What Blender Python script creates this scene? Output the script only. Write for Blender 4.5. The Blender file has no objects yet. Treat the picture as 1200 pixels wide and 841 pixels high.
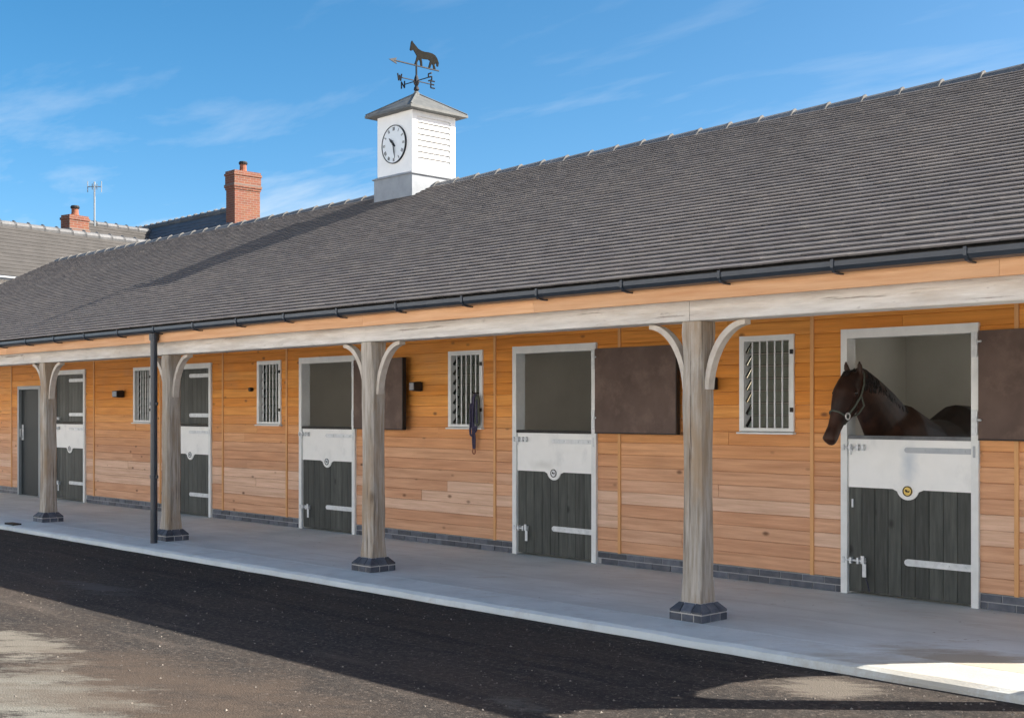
import bpy, bmesh, math, random
from mathutils import Vector, Matrix
R = random.Random(7)
scene = bpy.context.scene
COL = scene.collection
rad = math.radians

# ------------------------------------------------------------------ camera
# world: stable front wall is the plane y = 0, x runs along it (all at negative x), camera at x = 0
FPX, YAW, CAMY, CAMZ = 1480.0, 46.33, -9.45, 1.55
cam = bpy.data.cameras.new("camera")
cam.sensor_width = 36.0
cam.lens = FPX / 1200.0 * 36.0
cam.shift_y = (480.0 - 420.5) / 1200.0
cam.clip_start, cam.clip_end = 0.1, 2000.0
camo = bpy.data.objects.new("camera", cam)
COL.objects.link(camo)
camo.location = (0, CAMY, CAMZ)
camo.rotation_euler = (rad(90), 0, rad(YAW))
scene.camera = camo

# ------------------------------------------------------------------ light
SUN = Vector((1.03, 1.0, 1.05)).normalized()
ELEV = math.asin(SUN.z)
AZ = math.atan2(SUN.x, SUN.y)
world = bpy.data.worlds.new("World")
scene.world = world
world.use_nodes = True
nt = world.node_tree
for n in list(nt.nodes): nt.nodes.remove(n)
def N(t, typ, **kw):
    n = t.nodes.new(typ)
    for k, v in kw.items():
        setattr(n, k, v)
    return n
out = N(nt, 'ShaderNodeOutputWorld')
bg = N(nt, 'ShaderNodeBackground')
sky = N(nt, 'ShaderNodeTexSky')
sky.sky_type = 'NISHITA'
sky.sun_disc = False
sky.sun_elevation = ELEV
sky.sun_rotation = AZ
sky.altitude = 50
sky.air_density, sky.dust_density, sky.ozone_density = 0.55, 1.6, 0.3
SKY_STRENGTH = 0.092
CLOUD = (1.0, 2.0, 0.0)
bg.inputs['Strength'].default_value = SKY_STRENGTH
# thin cirrus: noise on a flat layer overhead, found by dividing the view direction by its height
tc = N(nt, 'ShaderNodeTexCoord')
sep = N(nt, 'ShaderNodeSeparateXYZ')
nt.links.new(tc.outputs['Generated'], sep.inputs[0])
mx = N(nt, 'ShaderNodeMath', operation='MAXIMUM'); mx.inputs[1].default_value = 0.0
nt.links.new(sep.outputs['Z'], mx.inputs[0])
ad = N(nt, 'ShaderNodeMath', operation='ADD'); ad.inputs[1].default_value = 0.06
nt.links.new(mx.outputs[0], ad.inputs[0])
dv = N(nt, 'ShaderNodeVectorMath', operation='DIVIDE')
cmb = N(nt, 'ShaderNodeCombineXYZ')
for k in range(3): nt.links.new(ad.outputs[0], cmb.inputs[k])
nt.links.new(tc.outputs['Generated'], dv.inputs[0]); nt.links.new(cmb.outputs[0], dv.inputs[1])
mp = N(nt, 'ShaderNodeMapping')
mp.inputs['Rotation'].default_value = (0, 0, rad(40)); mp.inputs['Scale'].default_value = (0.8, 2.0, 0.0)
mp.inputs['Location'].default_value = CLOUD
nt.links.new(dv.outputs[0], mp.inputs['Vector'])
nz = N(nt, 'ShaderNodeTexNoise')
nz.inputs['Scale'].default_value = 0.9; nz.inputs['Detail'].default_value = 7; nz.inputs['Roughness'].default_value = 0.58
nz.inputs['Distortion'].default_value = 0.25
nt.links.new(mp.outputs[0], nz.inputs['Vector'])
rp = N(nt, 'ShaderNodeMapRange'); rp.inputs[1].default_value = 0.49; rp.inputs[2].default_value = 0.80
rp.inputs[3].default_value = 0.0; rp.inputs[4].default_value = 0.8
nt.links.new(nz.outputs['Fac'], rp.inputs[0])
mixc = N(nt, 'ShaderNodeMix', data_type='RGBA')
# a thin layer looks denser the flatter the line of sight through it
pth = N(nt, 'ShaderNodeMath', operation='DIVIDE'); pth.inputs[0].default_value = 0.22
nt.links.new(ad.outputs[0], pth.inputs[1])
pmin = N(nt, 'ShaderNodeMath', operation='MINIMUM'); pmin.inputs[1].default_value = 1.25
nt.links.new(pth.outputs[0], pmin.inputs[0])
pm = N(nt, 'ShaderNodeMath', operation='MULTIPLY')
psq = N(nt, 'ShaderNodeMath', operation='POWER'); psq.inputs[1].default_value = 2.2
nt.links.new(pmin.outputs[0], psq.inputs[0]); nt.links.new(psq.outputs[0], pm.inputs[0]); nt.links.new(rp.outputs[0], pm.inputs[1])
nt.links.new(pm.outputs[0], mixc.inputs['Factor'])
hsv = N(nt, 'ShaderNodeHueSaturation'); hsv.inputs['Saturation'].default_value = 1.42; hsv.inputs['Hue'].default_value = 0.486
nt.links.new(sky.outputs[0], hsv.inputs['Color'])
nt.links.new(hsv.outputs[0], mixc.inputs['A'])
mixc.inputs['B'].default_value = (3.9, 4.2, 4.5, 1)
nt.links.new(mixc.outputs['Result'], bg.inputs['Color'])
nt.links.new(bg.outputs[0], out.inputs[0])

sl = bpy.data.lights.new("sun", 'SUN')
sl.energy = 5.0
sl.angle = rad(0.5)
sl.color = (1.0, 0.93, 0.83)
so = bpy.data.objects.new("sun", sl)
COL.objects.link(so)
so.rotation_euler = SUN.to_track_quat('Z', 'Y').to_euler()
so.location = (20, 20, 30)

vs = scene.view_settings
scene.display_settings.display_device = 'sRGB'
vs.view_transform = 'Standard'; vs.look = 'None'; vs.gamma = 1.0; vs.use_curve_mapping = False
vs.exposure = 1.4
scene.cycles.max_bounces = 10
scene.cycles.diffuse_bounces = 6

# ------------------------------------------------------------------ materials
MATS = {}
def pmat(name, c1, c2=None, scale=8.0, stretch=(1, 1, 1), rough=0.75, bump=0.0, bscale=None, metal=0.0,
         tint=False, knots=None, detail=5, spec=0.3, stains=None, fine=None, contrast=(0.3, 0.7), rand=0.0):
    """noise between two colours in world space; optional per-piece tint, knots, broad stains and fine speckle"""
    m = bpy.data.materials.new(name); m.use_nodes = True
    t = m.node_tree; b = t.nodes['Principled BSDF']
    b.inputs['Roughness'].default_value = rough; b.inputs['Metallic'].default_value = metal
    b.inputs['Specular IOR Level'].default_value = spec
    c2 = c2 or c1
    tc = N(t, 'ShaderNodeTexCoord'); geo = N(t, 'ShaderNodeNewGeometry')
    vec = geo.outputs['Position']
    if tint or rand:
        # shift the pattern from piece to piece
        oi = N(t, 'ShaderNodeObjectInfo')
        s2 = N(t, 'ShaderNodeMath', operation='ADD')
        t.links.new(oi.outputs['Random'], s2.inputs[0]); t.links.new(geo.outputs['Random Per Island'], s2.inputs[1])
        m2 = N(t, 'ShaderNodeMath', operation='MULTIPLY'); m2.inputs[1].default_value = 37.0
        t.links.new(s2.outputs[0], m2.inputs[0])
        va = N(t, 'ShaderNodeVectorMath', operation='ADD')
        t.links.new(vec, va.inputs[0]); t.links.new(m2.outputs[0], va.inputs[1])
        vec = va.outputs[0]
    mpn = N(t, 'ShaderNodeMapping'); mpn.inputs['Scale'].default_value = stretch
    t.links.new(vec, mpn.inputs['Vector'])
    nz = N(t, 'ShaderNodeTexNoise'); nz.inputs['Scale'].default_value = scale
    nz.inputs['Detail'].default_value = detail; nz.inputs['Roughness'].default_value = 0.6
    t.links.new(mpn.outputs[0], nz.inputs['Vector'])
    mr = N(t, 'ShaderNodeMapRange'); mr.inputs[1].default_value, mr.inputs[2].default_value = contrast
    t.links.new(nz.outputs['Fac'], mr.inputs[0])
    mc = N(t, 'ShaderNodeMix', data_type='RGBA')
    mc.inputs['A'].default_value = (*c1, 1); mc.inputs['B'].default_value = (*c2, 1)
    t.links.new(mr.outputs[0], mc.inputs['Factor'])
    col = mc.outputs['Result']
    def mixin(fac, colour, blend='MIX'):
        nonlocal col
        q = N(t, 'ShaderNodeMix', data_type='RGBA'); q.blend_type = blend
        if isinstance(fac, float): q.inputs['Factor'].default_value = fac
        else: t.links.new(fac, q.inputs['Factor'])
        t.links.new(col, q.inputs['A'])
        if isinstance(colour, tuple): q.inputs['B'].default_value = (*colour, 1)
        else: t.links.new(colour, q.inputs['B'])
        col = q.outputs['Result']
    if tint:
        at = N(t, 'ShaderNodeAttribute', attribute_name='tint')
        mixin(1.0, at.outputs['Color'], 'MULTIPLY')
    if rand:
        rr = N(t, 'ShaderNodeMapRange'); rr.inputs[3].default_value = 1 - rand; rr.inputs[4].default_value = 1 + rand
        fr = N(t, 'ShaderNodeMath', operation='FRACT'); t.links.new(s2.outputs[0], fr.inputs[0])
        t.links.new(fr.outputs[0], rr.inputs[0])
        mixin(1.0, rr.outputs[0], 'MULTIPLY')
    if knots:
        kscale, kstretch, kcol, kr = knots
        km = N(t, 'ShaderNodeMapping'); km.inputs['Scale'].default_value = kstretch
        t.links.new(vec, km.inputs['Vector'])
        vo = N(t, 'ShaderNodeTexVoronoi'); vo.inputs['Scale'].default_value = kscale
        t.links.new(km.outputs[0], vo.inputs['Vector'])
        kk = N(t, 'ShaderNodeMapRange'); kk.inputs[1].default_value = kr * 0.35; kk.inputs[2].default_value = kr
        kk.inputs[3].default_value = 0.8; kk.inputs[4].default_value = 0.0
        t.links.new(vo.outputs['Distance'], kk.inputs[0])
        mixin(kk.outputs[0], kcol)
    if stains:
        for (sscale, sstr, scol, lo, hi, amt) in stains:
            sm = N(t, 'ShaderNodeMapping'); sm.inputs['Scale'].default_value = sstr
            t.links.new(geo.outputs['Position'], sm.inputs['Vector'])
            sn = N(t, 'ShaderNodeTexNoise'); sn.inputs['Scale'].default_value = sscale; sn.inputs['Detail'].default_value = 7
            sn.inputs['Roughness'].default_value = 0.65
            t.links.new(sm.outputs[0], sn.inputs['Vector'])
            sr = N(t, 'ShaderNodeMapRange'); sr.inputs[1].default_value = lo; sr.inputs[2].default_value = hi
            sr.inputs[3].default_value = 0.0; sr.inputs[4].default_value = amt
            t.links.new(sn.outputs['Fac'], sr.inputs[0])
            mixin(sr.outputs[0], scol)
    if fine:
        fscale, fcol, lo, hi, amt = fine
        fn = N(t, 'ShaderNodeTexNoise'); fn.inputs['Scale'].default_value = fscale; fn.inputs['Detail'].default_value = 3
        t.links.new(geo.outputs['Position'], fn.inputs['Vector'])
        sr = N(t, 'ShaderNodeMapRange'); sr.inputs[1].default_value = lo; sr.inputs[2].default_value = hi
        sr.inputs[3].default_value = 0.0; sr.inputs[4].default_value = amt
        t.links.new(fn.outputs['Fac'], sr.inputs[0])
        mixin(sr.outputs[0], fcol)
    t.links.new(col, b.inputs['Base Color'])
    if bump:
        bn = N(t, 'ShaderNodeBump'); bn.inputs['Strength'].default_value = bump; bn.inputs['Distance'].default_value = 0.01
        if bscale:
            n2 = N(t, 'ShaderNodeTexNoise'); n2.inputs['Scale'].default_value = bscale; n2.inputs['Detail'].default_value = 6
            t.links.new(mpn.outputs[0], n2.inputs['Vector'])
            t.links.new(n2.outputs['Fac'], bn.inputs['Height'])
        else:
            t.links.new(nz.outputs['Fac'], bn.inputs['Height'])
        t.links.new(bn.outputs[0], b.inputs['Normal'])
    MATS[name] = m
    return m

M = {}
M['board'] = pmat('larch_board', (0.72, 0.64, 0.58), (1.04, 1.04, 1.04), 5.0, (0.3, 6, 6), 0.72, 0.3, 30, tint=True, contrast=(0.26, 0.66),
                  knots=(3.4, (0.75, 1.4, 1.4), (0.10, 0.04, 0.018), 0.12),
                  stains=[(1.1, (1, 1, 1.6), (0.36, 0.22, 0.13), 0.55, 0.8, 0.35), (45, (0.02, 1, 1), (0.30, 0.14, 0.06), 0.55, 0.75, 0.35)])
M['strip'] = pmat('larch_strip', (0.58, 0.30, 0.12), (0.68, 0.38, 0.17), 6.0, (6, 6, 0.4), 0.7, 0.2, 30)
M['fascia'] = pmat('larch_fascia', (0.64, 0.33, 0.16), (0.76, 0.46, 0.26), 5.0, (0.3, 6, 6), 0.7, 0.2, 30, rand=0.1)
OAK_A, OAK_B = (0.31, 0.265, 0.21), (0.55, 0.50, 0.435)
M['oak_v'] = pmat('weathered_oak_upright', OAK_A, OAK_B, 6.0, (6, 6, 0.45), 0.85, 0.8, 16, rand=0.08, contrast=(0.34, 0.64),
                  knots=(1.7, (1.4, 1.4, 0.8), (0.11, 0.08, 0.06), 0.1),
                  stains=[(2.2, (1.8, 1.8, 0.6), (0.36, 0.25, 0.15), 0.46, 0.66, 0.75), (20, (1.3, 1.3, 0.03), (0.07, 0.05, 0.04), 0.60, 0.66, 0.85)])
M['oak_h'] = pmat('weathered_oak_beam', (0.56, 0.54, 0.50), (0.76, 0.74, 0.70), 5.0, (0.5, 5, 5), 0.85, 0.5, 16, rand=0.06,
                  knots=(1.3, (0.7, 1.4, 1.4), (0.2, 0.15, 0.12), 0.1),
                  stains=[(1.2, (0.6, 1.5, 2), (0.42, 0.34, 0.26), 0.5, 0.72, 0.6), (7, (0.8, 1, 2), (0.22, 0.19, 0.17), 0.64, 0.74, 0.6), (22, (0.05, 1.2, 1.4), (0.14, 0.11, 0.09), 0.62, 0.68, 0.7)])
M['brace'] = pmat('pale_oak_brace', (0.50, 0.44, 0.37), (0.62, 0.57, 0.5), 5.0, (3, 3, 3), 0.8, 0.3)
M['tile'] = pmat('plain_roof_tile', (0.92, 0.92, 0.92), (1.06, 1.05, 1.04), 14.0, (1, 1, 1), 0.8, 0.3, 120, tint=True,
                 stains=[(0.7, (1, 1, 1), (0.20, 0.175, 0.155), 0.5, 0.75, 0.35), (5.0, (1, 1, 1), (0.11, 0.10, 0.09), 0.62, 0.78, 0.25)])
M['roofbase'] = pmat('roof_underlay', (0.05, 0.05, 0.05), rough=0.9)
M['ridge'] = pmat('ridge_tile_clay', (0.105, 0.11, 0.115), (0.16, 0.16, 0.16), 9.0, rough=0.7, bump=0.2, rand=0.15)
M['mortar'] = pmat('mortar', (0.13, 0.128, 0.12), (0.19, 0.185, 0.175), 30.0, rough=0.9, bump=0.3)
M['padmortar'] = pmat('pad_mortar', (0.42, 0.41, 0.39), (0.55, 0.54, 0.51), 30.0, rough=0.9)
M['bbrick'] = pmat('blue_engineering_brick', (0.055, 0.065, 0.085), (0.12, 0.13, 0.155), 12.0, rough=0.5, bump=0.2, rand=0.35)
M['rbrick'] = None
M['gutter'] = pmat('painted_gutter', (0.022, 0.03, 0.042), (0.034, 0.044, 0.058), 6.0, rough=0.35, spec=0.5)
M['galv'] = pmat('galvanised_steel', (0.50, 0.53, 0.55), (0.68, 0.71, 0.73), 18.0, rough=0.5, metal=0.3, bump=0.05)
M['frame'] = pmat('pale_frame_paint', (0.66, 0.685, 0.68), (0.74, 0.765, 0.76), 10.0, rough=0.55)
M['white'] = pmat('white_panel', (0.79, 0.805, 0.79), (0.85, 0.86, 0.845), 5.0, rough=0.5,
                  stains=[(2.2, (1.2, 1, 0.8), (0.50, 0.52, 0.53), 0.56, 0.74, 0.5)])
def soft_oval(m, cx, cz, rx, rz, colour, amt):
    t = m.node_tree; b = t.nodes['Principled BSDF']; old = b.inputs['Base Color'].links[0].from_socket
    geo = N(t, 'ShaderNodeNewGeometry'); mp = N(t, 'ShaderNodeMapping'); mp.vector_type = 'TEXTURE'
    mp.inputs['Location'].default_value = (cx, 0, cz); mp.inputs['Scale'].default_value = (rx, 1000, rz)
    t.links.new(geo.outputs['Position'], mp.inputs['Vector'])
    ln = N(t, 'ShaderNodeVectorMath', operation='LENGTH'); t.links.new(mp.outputs[0], ln.inputs[0])
    nz = N(t, 'ShaderNodeTexNoise'); nz.inputs['Scale'].default_value = 9; nz.inputs['Detail'].default_value = 5; t.links.new(geo.outputs['Position'], nz.inputs['Vector'])
    ad = N(t, 'ShaderNodeMath', operation='ADD'); t.links.new(ln.outputs['Value'], ad.inputs[0]); t.links.new(nz.outputs['Fac'], ad.inputs[1])
    mr = N(t, 'ShaderNodeMapRange'); mr.inputs[1].default_value = 0.6; mr.inputs[2].default_value = 1.5; mr.inputs[3].default_value = amt; mr.inputs[4].default_value = 0.0
    t.links.new(ad.outputs[0], mr.inputs[0])
    q = N(t, 'ShaderNodeMix', data_type='RGBA'); t.links.new(mr.outputs[0], q.inputs['Factor']); t.links.new(old, q.inputs['A']); q.inputs['B'].default_value = (*colour, 1)
    t.links.new(q.outputs['Result'], b.inputs['Base Color'])
soft_oval(M['white'], -5.20, 1.10, 0.10, 0.24, (0.46, 0.53, 0.60), 0.75)  # soft blue-grey oval on the nearest door's white panel
soft_oval(M['white'], -9.4, 0.97, 0.28, 0.06, (0.55, 0.55, 0.52), 0.5)  # low wide grey oval on the second door
M['plank'] = pmat('dark_stained_plank', (0.040, 0.045, 0.041), (0.082, 0.088, 0.080), 6.0, (6, 6, 0.5), 0.6, 0.25, 30, rand=0.2,
                  knots=(2.6, (1.3, 1.3, 0.9), (0.012, 0.012, 0.012), 0.12))
M['leafback'] = pmat('brown_ply', (0.082, 0.054, 0.044), (0.125, 0.086, 0.07), 3.0, (1.2, 1, 1), 0.65, 0.1,
                     stains=[(4, (1, 1, 1), (0.20, 0.14, 0.11), 0.50, 0.72, 0.6)])
M['railgrey'] = pmat('grey_top_rail', (0.09, 0.10, 0.11), (0.15, 0.16, 0.17), 12, rough=0.5)
M['edge'] = pmat('dark_edge', (0.02, 0.018, 0.017), rough=0.6)
M['greydoor'] = pmat('grey_blue_door', (0.012, 0.019, 0.022), (0.016, 0.023, 0.026), 4, rough=0.6)
M['greyframe'] = pmat('grey_frame', (0.26, 0.29, 0.31), (0.3, 0.33, 0.35), 4, rough=0.5)
M['stall'] = pmat('painted_block_inside', (0.70, 0.68, 0.63), (0.78, 0.76, 0.71), 2.0, rough=0.85, bump=0.15, bscale=40)
M['stallfloor'] = pmat('stall_floor', (0.2, 0.19, 0.17), (0.28, 0.26, 0.22), 5, rough=0.9)
M['ceiling'] = pmat('limed_arcade_ceiling', (0.62, 0.56, 0.50), (0.70, 0.64, 0.58), 4, (6, 0.3, 6), 0.8)
M['brass'] = pmat('brass', (0.45, 0.33, 0.09), (0.6, 0.45, 0.15), 60, rough=0.4, metal=0.7)
M['black'] = pmat('black_iron', (0.012, 0.012, 0.014), (0.02, 0.02, 0.022), 8, rough=0.5)
M['lead'] = pmat('lead_sheet', (0.22, 0.24, 0.26), (0.29, 0.31, 0.33), 6, rough=0.55, bump=0.1)
M['leadroof'] = pmat('lead_turret_roof', (0.095, 0.10, 0.098), (0.135, 0.14, 0.135), 8, (1, 1, 1), rough=0.6, bump=0.15)
M['wpaint'] = pmat('white_gloss_paint', (0.76, 0.76, 0.74), (0.82, 0.82, 0.8), 6, rough=0.5)
M['dial'] = pmat('clock_dial', (0.66, 0.69, 0.70), (0.72, 0.75, 0.76), 6, rough=0.4)
M['vane'] = pmat('vane_metal', (0.008, 0.009, 0.011), (0.014, 0.015, 0.016), 30, rough=0.5)
M['vanehorse'] = pmat('vane_horse_metal', (0.008, 0.0075, 0.0065), (0.016, 0.015, 0.012), 20, rough=0.85, spec=0.1)
M['glass'] = None
M['coat'] = pmat('bay_coat', (0.012, 0.0055, 0.004), (0.034, 0.0145, 0.0085), 9, rough=0.52, bump=0.1, bscale=140, spec=0.3,
                 stains=[(2.6, (1, 1, 1), (0.085, 0.035, 0.018), 0.46, 0.68, 0.7)])
M['mane'] = pmat('black_hair', (0.006, 0.005, 0.005), (0.014, 0.011, 0.01), 25, (8, 8, 1), 0.5, 0.5, 60)
M['strapc'] = pmat('headcollar_webbing', (0.06, 0.075, 0.06), (0.1, 0.11, 0.09), 40, rough=0.8)
M['nickel'] = pmat('nickel', (0.75, 0.75, 0.74), rough=0.3, metal=0.6)
M['ropec'] = pmat('navy_rope', (0.02, 0.025, 0.07), (0.10, 0.085, 0.13), 60, (1, 1, 2), 0.85, 0.4)
M['render'] = pmat('cream_render', (0.74, 0.73, 0.71), (0.82, 0.81, 0.79), 4, rough=0.85)
M['tar'] = pmat('tarmac', (0.020, 0.019, 0.019), (0.058, 0.052, 0.047), 26.0, (1, 1, 1), 0.92, 0.9, 90, spec=0.12, detail=6,
                stains=[(0.45, (1, 1.6, 1), (0.080, 0.058, 0.043), 0.40, 0.68, 0.55), (1.6, (0.35, 2.2, 1), (0.024, 0.023, 0.023), 0.50, 0.64, 0.7), (2.0, (0.3, 2.6, 1), (0.115, 0.095, 0.08), 0.56, 0.74, 0.6), (14, (1, 1, 1), (0.10, 0.082, 0.068), 0.54, 0.70, 0.5), (34, (1, 1, 1), (0.16, 0.135, 0.115), 0.56, 0.68, 0.8), (60, (1, 1, 1), (0.012, 0.011, 0.011), 0.55, 0.68, 0.6)],
                fine=(120, (0.18, 0.165, 0.15), 0.62, 0.72, 0.6))
M['dust'] = pmat('dusty_tarmac', (0.22, 0.21, 0.19), (0.28, 0.27, 0.24), 6, rough=0.95, bump=0.4, bscale=80)
M['conc'] = pmat('concrete_pavement', (0.59, 0.645, 0.65), (0.72, 0.77, 0.775), 1.6, (1, 1, 1), 0.85, 0.12, 60, detail=8,
                 stains=[(0.8, (0.6, 1.4, 1), (0.46, 0.495, 0.495), 0.48, 0.70, 0.6), (2.2, (0.25, 2.5, 1), (0.52, 0.56, 0.565), 0.5, 0.68, 0.6), (6, (1, 1, 1), (0.66, 0.65, 0.62), 0.58, 0.75, 0.4),
                         (11, (1, 1, 1), (0.15, 0.14, 0.12), 0.655, 0.70, 0.75)])
M['kerb'] = pmat('kerb_concrete', (0.57, 0.625, 0.63), (0.69, 0.74, 0.745), 3, (1, 1, 1), 0.85, 0.25, 60,
                 stains=[(2.5, (1, 1, 1), (0.48, 0.48, 0.47), 0.52, 0.72, 0.6)])
M['bounce_ground'] = pmat('bounce_gravel', (0.54, 0.52, 0.49), (0.64, 0.62, 0.58), 30, rough=0.95, bump=0.4, bscale=60)  # for the added ground sheets that bounce sunlight into the shade
M['stone'] = pmat('loose_stone', (0.12, 0.105, 0.09), (0.26, 0.235, 0.20), 10, rough=0.95, rand=0.3)
M['bgroof'] = pmat('pale_roof_tiles', (0.056, 0.053, 0.049), (0.08, 0.075, 0.07), 2.5, (1, 1, 1), 0.85, 0.3, 20, detail=8,
                   stains=[(7, (0.4, 0.4, 3), (0.06, 0.057, 0.053), 0.5, 0.7, 0.5)])
M['slate'] = pmat('dark_roof_tiles', (0.085, 0.09, 0.10), (0.13, 0.135, 0.15), 3, (1, 1, 3), 0.8, 0.3, 20)
M['pink'] = pmat('pale_barge_board', (0.6, 0.48, 0.42), rough=0.7)
M['pot'] = pmat('terracotta_pot', (0.22, 0.085, 0.05), (0.28, 0.11, 0.065), 10, rough=0.8)
M['skin'] = pmat('muzzle_skin', (0.02, 0.016, 0.015), (0.035, 0.027, 0.024), 20, rough=0.55)
M['eye'] = pmat('horse_eye', (0.008, 0.006, 0.005), rough=0.08, spec=0.6)

def glass_mat():
    m = bpy.data.materials.new('louvre_glass'); m.use_nodes = True
    t = m.node_tree; b = t.nodes['Principled BSDF']
    b.inputs['Base Color'].default_value = (0.72, 0.82, 0.80, 1)
    b.inputs['Roughness'].default_value = 0.08
    b.inputs['Transmission Weight'].default_value = 1.0
    b.inputs['IOR'].default_value = 1.18
    return m
M['glass'] = glass_mat()
def brick_mat():
    m = bpy.data.materials.new('red_brickwork'); m.use_nodes = True
    t = m.node_tree; b = t.nodes['Principled BSDF']; b.inputs['Roughness'].default_value = 0.9
    geo = N(t, 'ShaderNodeNewGeometry'); sp = N(t, 'ShaderNodeSeparateXYZ'); t.links.new(geo.outputs['Position'], sp.inputs[0])
    a = N(t, 'ShaderNodeMath', operation='ADD'); t.links.new(sp.outputs['X'], a.inputs[0]); t.links.new(sp.outputs['Y'], a.inputs[1])
    cb = N(t, 'ShaderNodeCombineXYZ'); t.links.new(a.outputs[0], cb.inputs[0]); t.links.new(sp.outputs['Z'], cb.inputs[1])
    br = N(t, 'ShaderNodeTexBrick'); t.links.new(cb.outputs[0], br.inputs['Vector'])
    br.inputs['Scale'].default_value = 1.0; br.inputs['Brick Width'].default_value = 0.225; br.inputs['Row Height'].default_value = 0.075
    br.inputs['Mortar Size'].default_value = 0.008
    br.inputs['Color1'].default_value = (0.20, 0.068, 0.036, 1); br.inputs['Color2'].default_value = (0.15, 0.05, 0.028, 1)
    br.inputs['Mortar'].default_value = (0.19, 0.14, 0.11, 1)
    nz = N(t, 'ShaderNodeTexNoise'); nz.inputs['Scale'].default_value = 5; t.links.new(geo.outputs['Position'], nz.inputs['Vector'])
    mxx = N(t, 'ShaderNodeMix', data_type='RGBA'); mxx.blend_type = 'OVERLAY'; mxx.inputs['Factor'].default_value = 0.15
    t.links.new(br.outputs['Color'], mxx.inputs['A']); t.links.new(nz.outputs['Color'], mxx.inputs['B'])
    t.links.new(mxx.outputs['Result'], b.inputs['Base Color'])
    return m
M['rbrick'] = brick_mat()

# ------------------------------------------------------------------ mesh helpers
class MB:
    def __init__(s): s.v = []; s.f = []; s.t = []; s.cur = (1, 1, 1)
    def add(s, vs, fs):
        o = len(s.v); s.v += [tuple(p) for p in vs]; s.t += [s.cur] * len(vs)
        s.f += [tuple(o + i for i in f) for f in fs]; return s
    def box(s, x0, x1, y0, y1, z0, z1):
        return s.add([(x0, y0, z0), (x1, y0, z0), (x1, y1, z0), (x0, y1, z0), (x0, y0, z1), (x1, y0, z1), (x1, y1, z1), (x0, y1, z1)],
                     [(0, 3, 2, 1), (4, 5, 6, 7), (0, 1, 5, 4), (1, 2, 6, 5), (2, 3, 7, 6), (3, 0, 4, 7)])
    def prism(s, prof, a, b):
        """prof: closed list of 3-D points (counter-clockwise seen from the -dir end); swept by vectors a to b"""
        n = len(prof); a = Vector(a); b = Vector(b)
        vs = [Vector(p) + a for p in prof] + [Vector(p) + b for p in prof]
        fs = [tuple(range(n - 1, -1, -1)), tuple(range(n, 2 * n))]
        fs += [(i, (i + 1) % n, n + (i + 1) % n, n + i) for i in range(n)]
        return s.add(vs, fs)
    def tube(s, pts, r, n=8, cap=True):
        pts = [Vector(p) for p in pts]; rs = r if isinstance(r, (list, tuple)) else [r] * len(pts)
        rings = []; up = None
        for i, p in enumerate(pts):
            d = (pts[min(i + 1, len(pts) - 1)] - pts[max(i - 1, 0)]).normalized()
            if up is None:
                up = Vector((0, 0, 1)) if abs(d.z) < 0.9 else Vector((1, 0, 0))
            a = (up - d * up.dot(d)).normalized(); up = a; b = d.cross(a)
            rings.append([p + (a * math.cos(2 * math.pi * k / n) + b * math.sin(2 * math.pi * k / n)) * rs[i] for k in range(n)])
        vs = [q for ring in rings for q in ring]; fs = []
        for i in range(len(pts) - 1):
            for k in range(n):
                fs.append((i * n + k, i * n + (k + 1) % n, (i + 1) * n + (k + 1) % n, (i + 1) * n + k))
        if cap:
            fs.append(tuple(range(n - 1, -1, -1))); m = (len(pts) - 1) * n; fs.append(tuple(m + k for k in range(n)))
        return s.add(vs, fs)
    def cyl(s, c, axis, r, h, n=20, r2=None):
        c = Vector(c); ax = Vector(axis).normalized()
        return s.tube([c, c + ax * h], [r, r if r2 is None else r2], n)
    def build(s, name, mat, parent=None, smooth=False, recalc=False):
        me = bpy.data.meshes.new(name); me.from_pydata(s.v, [], s.f)
        at = me.attributes.new('tint', 'FLOAT_COLOR', 'POINT')
        at.data.foreach_set('color', [c for t in s.t for c in (*t, 1.0)])
        if recalc:
            bm = bmesh.new(); bm.from_mesh(me); bmesh.ops.recalc_face_normals(bm, faces=bm.faces); bm.to_mesh(me); bm.free()
        me.materials.append(mat)
        if smooth:
            me.polygons.foreach_set('use_smooth', [True] * len(me.polygons))
        me.update()
        o = bpy.data.objects.new(name, me); COL.objects.link(o)
        if parent: attach(o, parent)
        return o
WM = {}
def wmat(o):
    m = Matrix.Translation(o.location) @ o.rotation_euler.to_matrix().to_4x4()
    return (wmat(o.parent) @ m) if o.parent else m
def attach(o, parent):
    """geometry is written in world coordinates: keep it there under the parent"""
    inv = wmat(parent).inverted()
    o.parent = parent
    o.matrix_parent_inverse = Matrix.Identity(4)
    if o.type == 'MESH': o.data.transform(inv)
def tag(o, label=None, cat=None, group=None, kind=None):
    if label: o['label'] = label
    if cat: o['category'] = cat
    if group: o['group'] = group
    if kind: o['kind'] = kind
    return o
def empty(name, loc, label, cat, group=None):
    o = bpy.data.objects.new(name, None); COL.objects.link(o); o.location = loc; o.empty_display_size = 0.2
    return tag(o, label, cat, group)

ZT = -0.08           # yard level (pavement top is z = 0)
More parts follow.
